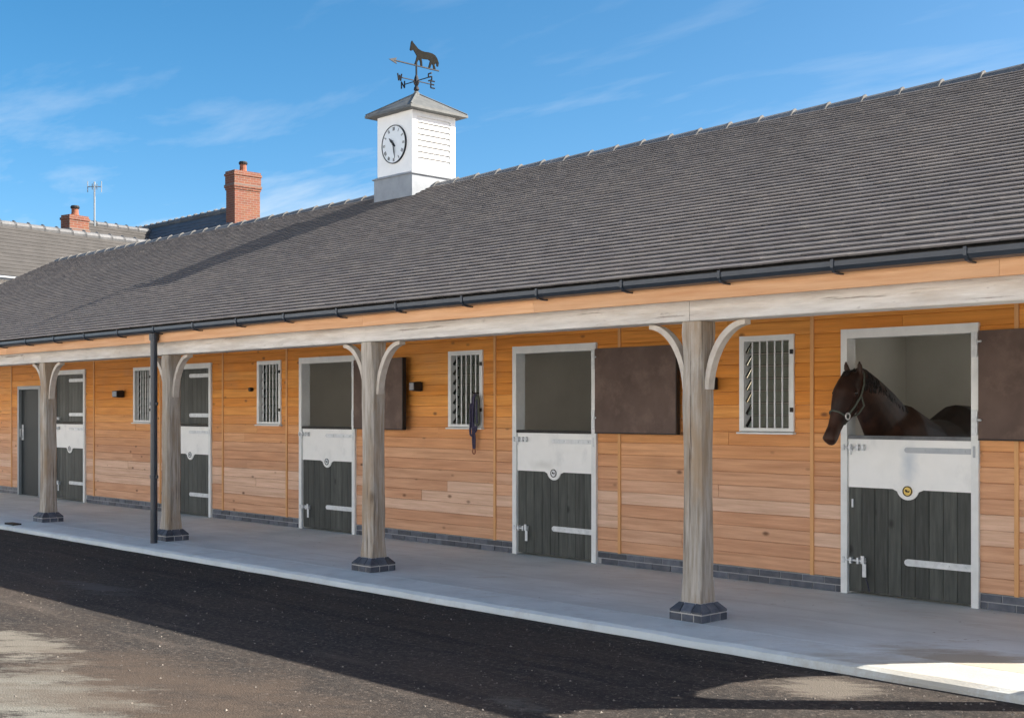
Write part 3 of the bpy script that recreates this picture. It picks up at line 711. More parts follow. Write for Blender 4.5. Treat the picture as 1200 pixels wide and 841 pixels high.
# ---- arcade: posts on blue brick pads, braces, beam, fascia
POSTS = [-2.42, -5.82, -9.76, -13.71, -17.16, -21.0, -24.9]
PY0, PY1 = -2.085, -1.885
BZB, BZT = 2.20, 2.375
for pi, xp in enumerate(POSTS):
    w0 = 0.088; mb = MB()
    # slightly irregular hewn post with chamfered corners and a flared foot
    hts = [0.132, 0.30, 0.55, 0.9, 1.25, 1.6, 1.9, 2.12, BZB]
    rings = []
    yc = (PY0 + PY1) / 2
    for hI, h in enumerate(hts):
        q = w0 * (1.06 if hI == 0 else 1.0) + R.uniform(-0.004, 0.004); ox, oy = R.uniform(-0.004, 0.004), R.uniform(-0.004, 0.004)
        c = 0.022 if 0 < hI < 7 else 0.004
        for sx, sy in ((-q + c, -q), (q - c, -q), (q, -q + c), (q, q - c), (q - c, q), (-q + c, q), (-q, q - c), (-q, -q + c)):
            rings.append((xp + sx + ox, yc + sy + oy, h))
    fs = []
    for i in range(len(hts) - 1):
        for q in range(8): fs.append((i * 8 + q, i * 8 + (q + 1) % 8, (i + 1) * 8 + (q + 1) % 8, (i + 1) * 8 + q))
    fs.append(tuple(range(7, -1, -1)))
    mb.add(rings, fs)
    post = mb.build('post', M['oak_v'], block)
    # long drying crack down the front and right faces
    # curved braces each side along the arcade
    for sgn in (1, -1):
        if xp < -24 and sgn < 0: continue
        if pi == 0 and sgn > 0: continue
        b = MB(); outer = []; inner = []
        nb = 12
        bx, bz = 0.36, 0.50
        for q in range(nb + 1):
            a = math.pi / 2 * q / nb
            # a quarter ellipse springing up the post and running out under the beam
            px = bx * (1 - math.cos(a)); pz = bz * math.sin(a)
            nx_, nz_ = math.cos(a) / bx, -math.sin(a) / bz
            # normal of the ellipse, pointing to the inside corner side
            ln = math.hypot(nx_, nz_); nx_, nz_ = nx_ / ln, nz_ / ln
            tk = 0.032 + 0.010 * math.sin(a * 2)
            outer.append((px - nx_ * tk * 0.0, pz)); inner.append((px + nx_ * tk * 1.12, pz + nz_ * tk * 1.12))
        x_in = xp + sgn * (w0 - 0.004)
        vs = []
        for (px, pz), (qx, qz) in zip(outer, inner):
            for (ax, az) in ((px, pz), (qx, qz)):
                for yy in (yc - 0.035, yc + 0.035):
                    vs.append((x_in + sgn * ax, yy, min(BZB - 0.0005, BZB - bz + az)))
        fs = []
        for q in range(nb):
            o = q * 4; t_ = o + 4
            fs += [(o, o + 1, t_ + 1, t_), (o + 2, t_ + 2, t_ + 3, o + 3), (o, t_, t_ + 2, o + 2), (o + 1, o + 3, t_ + 3, t_ + 1)]
        fs += [(0, 2, 3, 1), (nb * 4, nb * 4 + 1, nb * 4 + 3, nb * 4 + 2)]
        b.add(vs, fs); b.build('brace', M['brace'], post, recalc=True)
    # brick pad: splayed plinth bricks, two to each side and corners
    hw2 = 0.150; ti = 0.101
    core = MB(); core.box(xp - hw2 + 0.006, xp + hw2 - 0.006, yc - hw2 + 0.006, yc + hw2 - 0.006, 0.001, 0.067)
    core.box(xp - ti + 0.004, xp + ti - 0.004, yc - ti + 0.004, yc + ti - 0.004, 0.0675, 0.1315)
    core.build('mortar_bed', M['padmortar'], post)
    for side in range(4):
        rot = Matrix.Rotation(side * math.pi / 2, 4, 'Z')
        def K(x, y, z):
            q = rot @ Vector((x, y, 0)); return (xp + q.x, yc + q.y, z)
        sc_ = lambda v: max(-ti, min(ti, v))
        for (a0, a1) in ((-hw2, -0.045), (-0.033, 0.066), (0.078, hw2 - 0.012)):
            vs = [K(a0, -hw2, 0.0015), K(a1, -hw2, 0.0015), K(a1, -hw2 + 0.02, 0.0015), K(a0, -hw2 + 0.02, 0.0015), K(a0, -hw2, 0.052), K(a1, -hw2, 0.052), K(a1, -hw2 + 0.02, 0.052), K(a0, -hw2 + 0.02, 0.052)]
            m = MB(); m.add(vs, [(0, 3, 2, 1), (4, 5, 6, 7), (0, 1, 5, 4), (1, 2, 6, 5), (2, 3, 7, 6), (3, 0, 4, 7)]); m.build('brick', M['bbrick'], post, recalc=True)
        for (a0, a1) in ((-hw2, -0.055), (-0.046, 0.050), (0.059, hw2 - 0.004)):
            vs = [K(a0, -hw2, 0.062), K(a1, -hw2, 0.062), K(a1, -hw2, 0.078), K(a0, -hw2, 0.078),
                  K(sc_(a0), -ti, 0.131), K(sc_(a1), -ti, 0.131), K(sc_(a0), -ti + 0.003, 0.062), K(sc_(a1), -ti + 0.003, 0.062)]
            m = MB(); m.add(vs, [(0, 1, 2, 3), (3, 2, 5, 4), (0, 3, 4, 6), (1, 7, 5, 2), (4, 5, 7, 6), (0, 6, 7, 1)])
            m.build('brick', M['bbrick'], post, recalc=True)
# beam in lengths that meet over the posts
cuts = [XL] + sorted(POSTS)[1:-1] + [XR]
for a, b in zip(cuts, cuts[1:]):
    mb = MB(); nseg = max(2, int((b - a) / 0.4)); rings = []
    j = [R.uniform(-0.004, 0.004) for _ in range(4 * (nseg + 1))]
    for i in range(nseg + 1):
        x = a + 0.0012 + (b - a - 0.0024) * i / nseg
        y0, y1 = PY0 - 0.006 + j[i * 4], PY1 + 0.006
        zb_, zt_ = BZB + 0.0005 + abs(j[i * 4 + 1]) * 0.6, BZT
        c = 0.006
        rings += [(x, y0, zb_ + c), (x, y0, zt_), (x, y1, zt_), (x, y1, zb_), (x, y0 + c, zb_)]
    fs = []
    for i in range(nseg):
        for q in range(5): fs.append((i * 5 + q, i * 5 + (q + 1) % 5, (i + 1) * 5 + (q + 1) % 5, (i + 1) * 5 + q))
    fs += [(0, 4, 3, 2, 1), tuple(nseg * 5 + q for q in range(5))]
    mb.add(rings, fs); mb.build('arcade_beam', M['oak_h'], block, recalc=True)
    for zz in (0.045,):
        pass
fcuts = [XL, -22.0, -18.0, -13.9, -9.6, -7.3, -3.4, XR]
for a, b in zip(fcuts, fcuts[1:]):
    m = MB(); m.box(a + 0.001, b - 0.001, -2.235, -2.205, 2.338, 2.502); m.build('fascia_board', M['fascia'], block)
sf = MB(); sf.box(XL, XR, -2.204, -2.06, 2.378, 2.40); sf.build('soffit', M['fascia'], block)
# right-hand end of the arcade: stub wall, tie beam with curved braces and boarded gable above
ew = MB(); ew.box(XR - 0.1, XR, -0.75, -0.034, 0.002, 2.5); ew.build('end_wall', M['strip'], block)
tb = MB(); tb.box(XR - 0.15, XR - 0.01, PY1 + 0.007, -0.751, BZB + 0.001, BZT); tb.build('tie_beam', M['oak_h'], block)
eb = MB()
for yb, sg in ((-1.886, 1), (-0.751, -1)):
    nb = 10; vs = []; fs = []
    for q in range(nb + 1):
        a = math.pi / 2 * q / nb
        for (dy_, dz_) in ((0.36 * (1 - math.cos(a)), 0.5 * math.sin(a)), (0.36 * (1 - math.cos(a)) + 0.06 * math.cos(a), 0.5 * math.sin(a) - 0.06 * math.sin(a))):
            for xx in (XR - 0.11, XR - 0.04): vs.append((xx, yb + sg * dy_, BZB - 0.5 + dz_))
    for q in range(nb):
        o = q * 4; t_ = o + 4
        fs += [(o, o + 1, t_ + 1, t_), (o + 2, t_ + 2, t_ + 3, o + 3), (o, t_, t_ + 2, o + 2), (o + 1, o + 3, t_ + 3, t_ + 1)]
    fs += [(0, 2, 3, 1), (nb * 4, nb * 4 + 1, nb * 4 + 3, nb * 4 + 2)]
    eb.add(vs, fs)
eb.build('brace', M['brace'], block, recalc=True)
for xg, nm in ((XR - 0.1, 'gable_wall'), (XL + 0.04, 'gable_wall')):
    gm = MB()
    gm.prism([(xg, ROOF_Y0 + 0.12, 2.506), (xg, BACK_Y - 0.12, 2.506), (xg, RIDGE_Y, RIDGE_Z - 0.12)], (0, 0, 0), (0.06, 0, 0))
    if xg > -5: gm.box(xg + 0.0005, xg + 0.0595, PY0, -0.03, 2.376, 2.5055)
    gm.build(nm, M['strip'], block, recalc=True)
for xg in (XR - 0.1, XL + 0.04):   # end walls of the stalls
    gm = MB(); gm.box(xg, xg + 0.06, 0.141, STALL_Y + 0.14, 0.003, 2.578); gm.build('end_wall', M['strip'], block)

# ---- roof: deck, plain tiles, ridge tiles
cp, sp_ = math.cos(PITCH), math.sin(PITCH)
def rp3(x, s, h, back=False):
    """point s metres up the slope from the eaves and h above the deck"""
    y = ROOF_Y0 + s * cp - h * sp_; z = ROOF_Z0 + s * sp_ + h * cp
    return (x, (2 * RIDGE_Y - y) if back else y, z)
SL = (RIDGE_Y - ROOF_Y0) / cp
deck = MB()
H0 = -0.030
pf = [rp3(XL - 0.08, 0.03, H0), rp3(XL - 0.08, SL, H0), rp3(XL - 0.08, 0.03, H0, True), rp3(XL - 0.08, 0.03, H0 - 0.05, True), rp3(XL - 0.08, SL, H0 - 0.055), rp3(XL - 0.08, 0.03, H0 - 0.05)]
deck.prism(pf, (0, 0, 0), (XR - XL + 0.16, 0, 0)); deck.build('roof', M['roofbase'], block, recalc=True)
GA, TW, TT = 0.1, 0.165, 0.012
rows = int((SL - 0.03) / GA)
tiles = MB(); near = []
def tile_tint(rr):
    c = rr.choice([(0.155, 0.142, 0.138), (0.165, 0.152, 0.148), (0.172, 0.159, 0.154), (0.158, 0.147, 0.146), (0.18, 0.165, 0.156), (0.15, 0.136, 0.132)])
    v = rr.uniform(0.71, 0.77)
    return tuple(a * v for a in c)
def one_tile(mb, x0, x1, s, back=False):
    j = R.uniform(-0.001, 0.0015); sk = R.uniform(-0.0015, 0.0015)
    h1 = TT + j; L = 0.155
    t0, t1 = s + R.uniform(-0.002, 0.002), s + L
    vs = [rp3(x0, t0 + sk, h1 - TT, back), rp3(x1, t0 - sk, h1 - TT, back), rp3(x1, t1, -0.022, back), rp3(x0, t1, -0.022, back),
          rp3(x0, t0 + sk, h1, back), rp3(x1, t0 - sk, h1, back), rp3(x1, t1, -0.010, back), rp3(x0, t1, -0.010, back)]
    fs = [(0, 3, 2, 1), (4, 5, 6, 7), (0, 1, 5, 4), (1, 2, 6, 5), (2, 3, 7, 6), (3, 0, 4, 7)]
    if back: fs = [tuple(reversed(f)) for f in fs]
    mb.add(vs, fs)
VX0, VX1 = XL - 0.1, XR + 0.1
slots = []
for r_ in range(rows):
    x = VX1 - (TW / 2 if r_ % 2 else 0)
    if r_ % 2: slots.append((r_, x, VX1))
    while x > VX0 + 0.02:
        slots.append((r_, max(VX0, x - TW), x)); x -= TW
def depth(q):
    x = (q[1] + q[2]) / 2; y = ROOF_Y0 + q[0] * GA * cp - CAMY
    d_ = 0.7233 * -x + 0.6905 * y; r__ = 0.6905 * x + 0.7233 * y
    return d_ if r__ / d_ < 0.41 else 99
slots.sort(key=depth)
for i, (r_, a, b) in enumerate(slots):
    t_ = tile_tint(R)
    if i < 300:
        m = MB(); m.cur = t_; one_tile(m, a + 0.001, b - 0.001, r_ * GA); m.build('roof_tile', M['tile'], block)
    else:
        tiles.cur = t_; one_tile(tiles, a + 0.001, b - 0.001, r_ * GA)
for r_ in range(rows):          # the slope at the back, in longer strips of the same tile
    x = VX1 - (TW / 2 if r_ % 2 else 0)
    while x > VX0 + 0.7:
        tiles.cur = tile_tint(R); one_tile(tiles, x - 4 * TW + 0.002, x, r_ * GA, True); x -= 4 * TW
tag(tiles.build('roof_tile', M['tile'], block), kind='stuff')
RL = 0.42
x = VX1
while x > VX0:
    a, b = max(VX0, x - RL), x
    m = MB()
    def ring(xx, lift, half, th):
        o = []
        for hh in (lift, lift - th):
            w_ = half if hh == lift else half - 0.015
            o += [(xx, RIDGE_Y - w_, RIDGE_Z - 0.085 + hh * 0.3), (xx, RIDGE_Y - w_ * 0.45, RIDGE_Z + hh - 0.028), (xx, RIDGE_Y, RIDGE_Z + hh), (xx, RIDGE_Y + w_ * 0.45, RIDGE_Z + hh - 0.028), (xx, RIDGE_Y + w_, RIDGE_Z - 0.085 + hh * 0.3)]
        return o
    vs = ring(a + 0.002, 0.020, 0.105, 0.02) + ring(b - 0.035, 0.034, 0.11, 0.02) + ring(b - 0.030, 0.042, 0.114, 0.030) + ring(b - 0.003, 0.045, 0.116, 0.033)
    fs = []
    for q in range(3):
        o = q * 10; t_ = o + 10
        for e in range(4): fs += [(o + e, o + e + 1, t_ + e + 1, t_ + e), (o + 5 + e + 1, o + 5 + e, t_ + 5 + e, t_ + 5 + e + 1)]
        fs += [(o, t_, t_ + 5, o + 5), (o + 4, o + 9, t_ + 9, t_ + 4)]
    for o in (0, 30):
        for e in range(4): fs.append((o + e, o + e + 1, o + 5 + e + 1, o + 5 + e))
    m.add(vs, fs); rt = m.build('ridge_tile', M['ridge'], block, recalc=True)
    mo = MB()
    pf = [(b - 0.0028, RIDGE_Y + u_, RIDGE_Z + v_) for u_, v_ in ((-0.092, -0.06), (-0.046, -0.002), (0.0, 0.022), (0.046, -0.002), (0.092, -0.06), (0.111, -0.072), (0.051, 0.015), (0.0, 0.042), (-0.051, 0.015), (-0.111, -0.072))]
    mo.prism(pf, (0, 0, 0), (0.004, 0, 0)); mo.build('mortar_joint', M['mortar'], rt, recalc=True)
    x -= RL
# ---- gutter, brackets, downpipe
gp = [(XL - 0.1, -2.345, 2.500), (XL - 0.1, -2.345, 2.468), (XL - 0.1, -2.325, 2.442), (XL - 0.1, -2.275, 2.432), (XL - 0.1, -2.238, 2.442), (XL - 0.1, -2.2355, 2.500), (XL - 0.1, -2.245, 2.500), (XL - 0.1, -2.248, 2.452), (XL - 0.1, -2.28, 2.444), (XL - 0.1, -2.318, 2.452), (XL - 0.1, -2.335, 2.474), (XL - 0.1, -2.335, 2.500)]
ZG = 0.004
gu = MB(); gu.prism([(x_, y_ - 0.012, z_ + ZG) for x_, y_, z_ in gp], (0, 0, 0), (XR - XL + 0.2, 0, 0)); gutter = gu.build('gutter', M['gutter'], block, recalc=True)
lead = MB(); lead.box(XL - 0.1, XR + 0.1, -2.40 + 0.05, -2.30, 2.5145, 2.5185)
x = XR - 0.35
while x > XL:
    m = MB(); m.prism([(x, -2.365, 2.515), (x, -2.365, 2.462), (x, -2.338, 2.432), (x, -2.29, 2.424), (x, -2.236, 2.424), (x, -2.236, 2.4345), (x, -2.288, 2.4345), (x, -2.335, 2.442), (x, -2.358, 2.468), (x, -2.358, 2.515)], (-0.011, 0, 0), (0.011, 0, 0))
    m.build('gutter_bracket', M['gutter'], gutter, recalc=True); x -= 0.90
dx = -13.56; dyp = -2.289
dp = MB(); dp.tube([(dx, dyp, 2.436), (dx, dyp, -0.005)], 0.041, 14)
dpo = dp.build('downpipe', M['gutter'], block)
m = MB(); m.cyl((dx, dyp, 2.36), (0, 0, 1), 0.055, 0.078, 14); m.build('outlet_collar', M['gutter'], dpo)
for z in (1.6, 0.75):
    m = MB(); m.cyl((dx, dyp, z), (0, 0, 1), 0.048, 0.04, 14); m.box(dx + 0.03, dx + 0.085, dyp - 0.008, dyp + 0.012, z + 0.006, z + 0.034); m.build('pipe_clip', M['gutter'], dpo)

# ------------------------------------------------------------------ clock turret on the ridge
TX, TY = -14.03, RIDGE_Y
turret = empty('clock_turret', (TX, TY, 4.5), 'white louvred clock turret on a lead base astride the ridge', 'clock turret')
ZB, ZC = 4.855, 5.72
hb = 0.395
m = MB()
q = 0.43
m.box(TX - q, TX + q, TY - q, TY + q, 4.30, ZB - 0.0305); m.build('lead_base', M['lead'], turret)
m = MB()
vs = []
for (qq, z) in ((0.452, ZB - 0.03), (0.452, ZB - 0.016), (hb + 0.004, ZB + 0.012)):
    vs += [(TX - qq, TY - qq, z), (TX + qq, TY - qq, z), (TX + qq, TY + qq, z), (TX - qq, TY + qq, z)]
fs = [(3, 2, 1, 0), (8, 9, 10, 11)]
for r_ in (0, 4):
    for e in range(4): fs.append((r_ + e, r_ + (e + 1) % 4, r_ + 4 + (e + 1) % 4, r_ + 4 + e))
m.add(vs, fs); m.build('base_drip', M['lead'], turret)
# body: four corner posts and panels; louvres to the right-hand (+x) and far sides
m = MB(); z0, z1 = ZB + 0.0125, ZC
m.box(TX - hb, TX + hb - 0.05, TY - hb, TY + hb, z0, z1); body = m.build('turret_body', M['wpaint'], turret)
lx = TX + hb
fr = MB(); st = 0.085
fr.box(lx - 0.0495, lx, TY - hb, TY - hb + st, z0 + 0.0005, z1 - 0.0005); fr.box(lx - 0.0495, lx, TY + hb - st, TY + hb, z0 + 0.0005, z1 - 0.0005)
fr.box(lx - 0.0495, lx - 0.001, TY - hb + st, TY + hb - st, z0 + 0.001, z0 + 0.125); fr.box(lx - 0.0495, lx - 0.001, TY - hb + st, TY + hb - st, z1 - 0.075, z1 - 0.001)
fr.build('louvre_frame', M['wpaint'], turret)
nl = 8; la, lb = z0 + 0.125, z1 - 0.075
for i in range(nl):
    zc = la + (i + 0.5) * (lb - la) / nl; hh = (lb - la) / nl
    m = MB(); m.prism([(lx - 0.032, 0, zc + hh * 0.5), (lx - 0.003, 0, zc - hh * 0.36), (lx - 0.003, 0, zc - hh * 0.44), (lx - 0.044, 0, zc - hh * 0.40), (lx - 0.044, 0, zc + hh * 0.5)], (0, TY - hb + st + 0.001, 0), (0, TY + hb - st - 0.001, 0))
    m.build('louvre_slat', M['wpaint'], turret, recalc=True)
# clock
CZ, CR = (z0 + z1) / 2 - 0.005, 0.268
fy = TY - hb
m = MB(); m.cyl((TX, fy, CZ), (0, -1, 0), CR, 0.018, 48); m.build('clock_dial', M['dial'], turret)
def ringmesh(r0, r1, y0, th, n=48):
    m = MB()
    for i in range(n):
        a0, a1 = 2 * math.pi * i / n, 2 * math.pi * (i + 1) / n
        pr = [(TX + r_ * math.cos(a_), y0, CZ + r_ * math.sin(a_)) for a_, r_ in ((a0, r0), (a0, r1), (a1, r1), (a1, r0))]
        m.prism(pr, (0, 0, 0), (0, -th, 0))
    return m
ringmesh(CR - 0.009, CR + 0.003, fy - 0.001, 0.024).build('clock_rim', M['black'], turret, recalc=True)
ROM = ['XII', 'I', 'II', 'III', 'IIII', 'V', 'VI', 'VII', 'VIII', 'IX', 'X', 'XI']
for h, txt in enumerate(ROM):
    a = math.pi / 2 - h * math.pi / 6
    ux, uz = math.cos(a), math.sin(a); tx_, tz_ = math.sin(a), -math.cos(a)      # outward, clockwise
    wch = {'I': 0.012, 'V': 0.024, 'X': 0.024}
    tot = sum(wch[c] for c in txt); p_ = -tot / 2
    m = MB(); r0, r1 = CR - 0.075, CR - 0.027
    def stroke(ta, ra, tb_, rb, wd=0.0048):
        A = Vector((TX + ux * ra + tx_ * ta, 0, CZ + uz * ra + tz_ * ta)); B = Vector((TX + ux * rb + tx_ * tb_, 0, CZ + uz * rb + tz_ * tb_))
        d_ = (B - A).normalized(); nn = Vector((-d_.z, 0, d_.x)) * wd / 2
        m.prism([A + nn, B + nn, B - nn, A - nn], (0, fy - 0.0185, 0), (0, fy - 0.021, 0))
    for c in txt:
        mid = p_ + wch[c] / 2
        if c == 'I': stroke(mid, r0, mid, r1, 0.006)
        if c == 'V': stroke(mid - 0.01, r1, mid, r0, 0.006); stroke(mid + 0.01, r1, mid, r0)
        if c == 'X': stroke(mid - 0.01, r1, mid + 0.01, r0, 0.006); stroke(mid + 0.01, r1, mid - 0.01, r0)
        p_ += wch[c]
    m.build('numeral', M['black'], turret, recalc=True)
def hand(ang, ln, wd, y0, tail):
    a = math.pi / 2 - rad(ang); u = Vector((math.cos(a), 0, math.sin(a))); nn = Vector((-u.z, 0, u.x)); c = Vector((TX, 0, CZ))
    m = MB(); pr = [c - u * tail + nn * wd * 0.6, c + u * ln * 0.55 + nn * wd, c + u * ln, c + u * ln * 0.55 - nn * wd, c - u * tail - nn * wd * 0.6]
    m.prism(pr, (0, y0, 0), (0, y0 - 0.004, 0)); m.cyl((TX, y0 + 0.0005, CZ), (0, -1, 0), 0.018, 0.006, 12)
    return m.build('clock_hand', M['black'], turret, recalc=True)
hand(314, 0.145, 0.018, fy - 0.024, 0.05); hand(168, 0.215, 0.010, fy - 0.033, 0.055)
# pyramid lead roof with deep eaves
qe = 0.525; zr0 = ZC + 0.0; zap = 6.06
m = MB()
vs = [(TX - qe, TY - qe, zr0), (TX + qe, TY - qe, zr0), (TX + qe, TY + qe, zr0), (TX - qe, TY + qe, zr0)]
vs += [(x, y, zr0 + 0.035) for x, y, z in vs[:4]]
vs += [(TX - 0.03, TY - 0.03, zap), (TX + 0.03, TY - 0.03, zap), (TX + 0.03, TY + 0.03, zap), (TX - 0.03, TY + 0.03, zap)]
fs = [(3, 2, 1, 0), (8, 9, 10, 11)]
for r_ in (0, 4):
    for e in range(4): fs.append((r_ + e, r_ + (e + 1) % 4, r_ + 4 + (e + 1) % 4, r_ + 4 + e))
m.add(vs, fs); m.build('turret_roof', M['leadroof'], turret)
for sx, sy in ((-1, -1), (1, -1), (1, 1), (-1, 1)):
    m = MB(); m.tube([(TX + sx * (qe - 0.01), TY + sy * (qe - 0.01), zr0 + 0.042), (TX + sx * 0.025, TY + sy * 0.025, zap + 0.002)], 0.016, 6); m.build('hip_roll', M['leadroof'], turret)
m = MB(); m.tube([(TX, TY, zap - 0.01), (TX, TY, zap + 0.02), (TX, TY, zap + 0.05)], [0.05, 0.045, 0.02], 10); m.build('cap', M['leadroof'], turret)
# ---- weathervane with a walking horse
vane = empty('weathervane', (TX, TY, zap + 0.05), 'black iron weathervane with a walking horse over the clock turret', 'weathervane')
V = lambda s, z, o=0.0: (TX + o, TY + s, z)            # s runs along y: the pointer looks towards -y
m = MB(); m.tube([(TX, TY, 6.05), (TX, TY, 6.52)], 0.014, 8); m.build('rod', M['vane'], vane)
m = MB(); m.tube([(TX, TY, z) for z in (6.10, 6.13, 6.16, 6.18, 6.21, 6.24, 6.27, 6.30, 6.34)], [0.02, 0.042, 0.035, 0.02, 0.036, 0.046, 0.036, 0.03, 0.015], 10); m.build('hub', M['black'], vane)
arm_z = 6.255
LET = {'N': [((-1, -1), (-1, 1)), ((-1, 1), (1, -1)), ((1, -1), (1, 1))], 'E': [((-1, -1), (-1, 1)), ((-1, 1), (1, 1)), ((-1, 0), (0.7, 0)), ((-1, -1), (1, -1))],
       'S': [((1, 1), (-1, 1)), ((-1, 1), (-1, 0)), ((-1, 0), (1, 0)), ((1, 0), (1, -1)), ((1, -1), (-1, -1))], 'W': [((-1, 1), (-0.5, -1)), ((-0.5, -1), (0, 0.6)), ((0, 0.6), (0.5, -1)), ((0.5, -1), (1, 1))]}
for (dx_, dy_, ch) in ((0, -1, 'W'), (0, 1, 'E'), (1, 0, 'S'), (-1, 0, 'N')):
    m = MB(); e = Vector((TX + dx_ * 0.26, TY + dy_ * 0.26, arm_z)); m.tube([(TX, TY, arm_z), e], 0.008, 6); m.build('cardinal_arm', M['vane'], vane)
    m = MB(); c = e + Vector((dx_, dy_, 0)) * 0.045
    U = Vector((0, 1, 0)) if dx_ == 0 else Vector((1, 0, 0))
    for (a, b) in LET[ch]:
        A = c + U * a[0] * 0.036 + Vector((0, 0, a[1] * 0.05)); B = c + U * b[0] * 0.036 + Vector((0, 0, b[1] * 0.05)); m.tube([A, B], 0.011, 5)
    m.build('cardinal_letter', M['vane'], vane)
m = MB(); az_ = 6.475; m.tube([V(-0.40, az_), V(0.42, az_)], 0.011, 6); m.prism([V(-0.50, az_), V(-0.36, az_ + 0.045), V(-0.38, az_), V(-0.36, az_ - 0.045)], (-0.006, 0, 0), (0.006, 0, 0)); m.build('arrow', M['vane'], vane, recalc=True)
# horse outline (s, z) measured nose-left, cut from plate 12 mm thick
HP = [(-0.115, 0.355), (-0.10, 0.385), (-0.085, 0.36), (-0.04, 0.315), (0.0, 0.275), (0.05, 0.255), (0.11, 0.25), (0.17, 0.258), (0.235, 0.255), (0.285, 0.235), (0.32, 0.19), (0.345, 0.12), (0.335, 0.055), (0.31, 0.06), (0.305, 0.13),
      (0.295, 0.10), (0.27, 0.07), (0.285, 0.03), (0.29, 0.0), (0.255, 0.0), (0.25, 0.05), (0.235, 0.085), (0.215, 0.05), (0.20, 0.0), (0.17, 0.0), (0.185, 0.06), (0.20, 0.12), (0.17, 0.135),
      (0.10, 0.125), (0.055, 0.125), (0.065, 0.07), (0.07, 0.0), (0.04, 0.0), (0.035, 0.06), (0.02, 0.105), (-0.01, 0.06), (-0.03, 0.0), (-0.06, 0.0), (-0.035, 0.08), (-0.02, 0.15), (-0.045, 0.19), (-0.075, 0.235), (-0.09, 0.225), (-0.12, 0.21), (-0.135, 0.225), (-0.125, 0.28), (-0.118, 0.33)]
m = MB(); m.prism([V(s * 1.12 + 0.03, az_ + 0.01 + z * 0.86) for s, z in HP], (-0.007, 0, 0), (0.007, 0, 0)); m.build('horse_figure', M['vanehorse'], vane, recalc=True)

# ------------------------------------------------------------------ things along the wall
def wall_lamp(x, z, label, s=1.0):
    o = empty('wall_lamp', (x, -0.02, z), label, 'lamp', 'bulkhead lamps on the stable wall')
    m = MB(); m.box(x - 0.035 * s, x + 0.035 * s, -0.045, -0.0085, z - 0.05, z + 0.05); m.build('bracket', M['edge'], o)
    m = MB(); m.prism([(x - 0.06 * s, -0.046, z - 0.055), (x - 0.06 * s, -0.15, z - 0.045), (x - 0.06 * s, -0.15, z + 0.05), (x - 0.06 * s, -0.046, z + 0.06)], (0, 0, 0), (0.12 * s, 0, 0)); m.build('housing', M['edge'], o, recalc=True)
    m = MB(); m.box(x - 0.05 * s, x + 0.05 * s, -0.156, -0.1505, z - 0.038, z + 0.043); m.build('lens', M['lens'], o)
    return o
M['lens'] = pmat('lamp_lens', (0.22, 0.23, 0.25), (0.28, 0.29, 0.31), 8, rough=0.15, spec=0.5)
wall_lamp(-7.17, 1.79, 'small dark wall lamp tucked behind the nearest oak post')
wall_lamp(-11.43, 1.82, 'small wall lamp right beside the half open upper door', 0.75)
wall_lamp(-18.9, 1.80, 'larger wall lamp left of the downpipe between door and window', 1.4)
m = MB(); m.cyl((-15.08, -0.008, 1.83), (0, -1, 0), 0.028, 0.05, 12); tag(m.build('cable_outlet', M['edge']), 'small round black outlet on boards left of the second farthest window', 'outlet')
# lead rope and headcollar hung on the window bars
rope = empty('lead_rope', (-10.43, -0.05, 1.7), 'navy lead rope and headcollar hanging from the barred window', 'lead rope')
def loop(cx, top, bot, wd, y, r, mat, name):
    m = MB(); pts = []
    for i in range(25):
        a = 2 * math.pi * i / 24
        z = (top + bot) / 2 + (top - bot) / 2 * math.cos(a); pts.append((cx + wd * math.sin(a) * (0.6 + 0.4 * math.sin(a / 2)), y + 0.006 * math.sin(3 * a), z))
    m.tube(pts, r, 7); return m.build(name, mat, rope, smooth=True)
loop(-10.44, 1.70, 1.30, 0.045, -0.062, 0.012, M['ropec'], 'rope_loop'); loop(-10.41, 1.72, 1.35, 0.035, -0.075, 0.012, M['ropec'], 'rope_loop'); loop(-10.46, 1.62, 1.26, 0.03, -0.085, 0.011, M['ropec'], 'rope_loop')
loop(-10.38, 1.70, 1.38, 0.03, -0.07, 0.013, M['strapc'], 'webbing_loop')
m = MB(); m.tube([(-10.46, -0.07, 1.36), (-10.47, -0.06, 1.25), (-10.465, -0.055, 1.12)], 0.012, 7); m.tube([(-10.435, -0.075, 1.36), (-10.43, -0.065, 1.22), (-10.445, -0.055, 1.12)], 0.012, 7); m.build('rope_end', M['ropec'], rope)
m = MB()
pts = [(-10.455 + 0.022 * math.cos(2 * math.pi * i / 14), -0.055, 1.09 + 0.032 * math.sin(2 * math.pi * i / 14)) for i in range(15)]
m.tube(pts, 0.007, 6); m.build('snap_hook', M['pot'], rope)
m = MB(); m.tube([(-10.42, -0.005, 1.735), (-10.42, -0.10, 1.735), (-10.42, -0.11, 1.755)], 0.007, 6); m.build('hook', M['black'], rope)
# small drain slot in the kerb near the farthest posts
m = MB(); m.box(-17.32, -17.02, -2.53, -2.42, -0.02, 0.007); tag(m.build('drain_cover', M['edge']), 'small dark drain cover let into the kerb near the far post', 'drain cover')

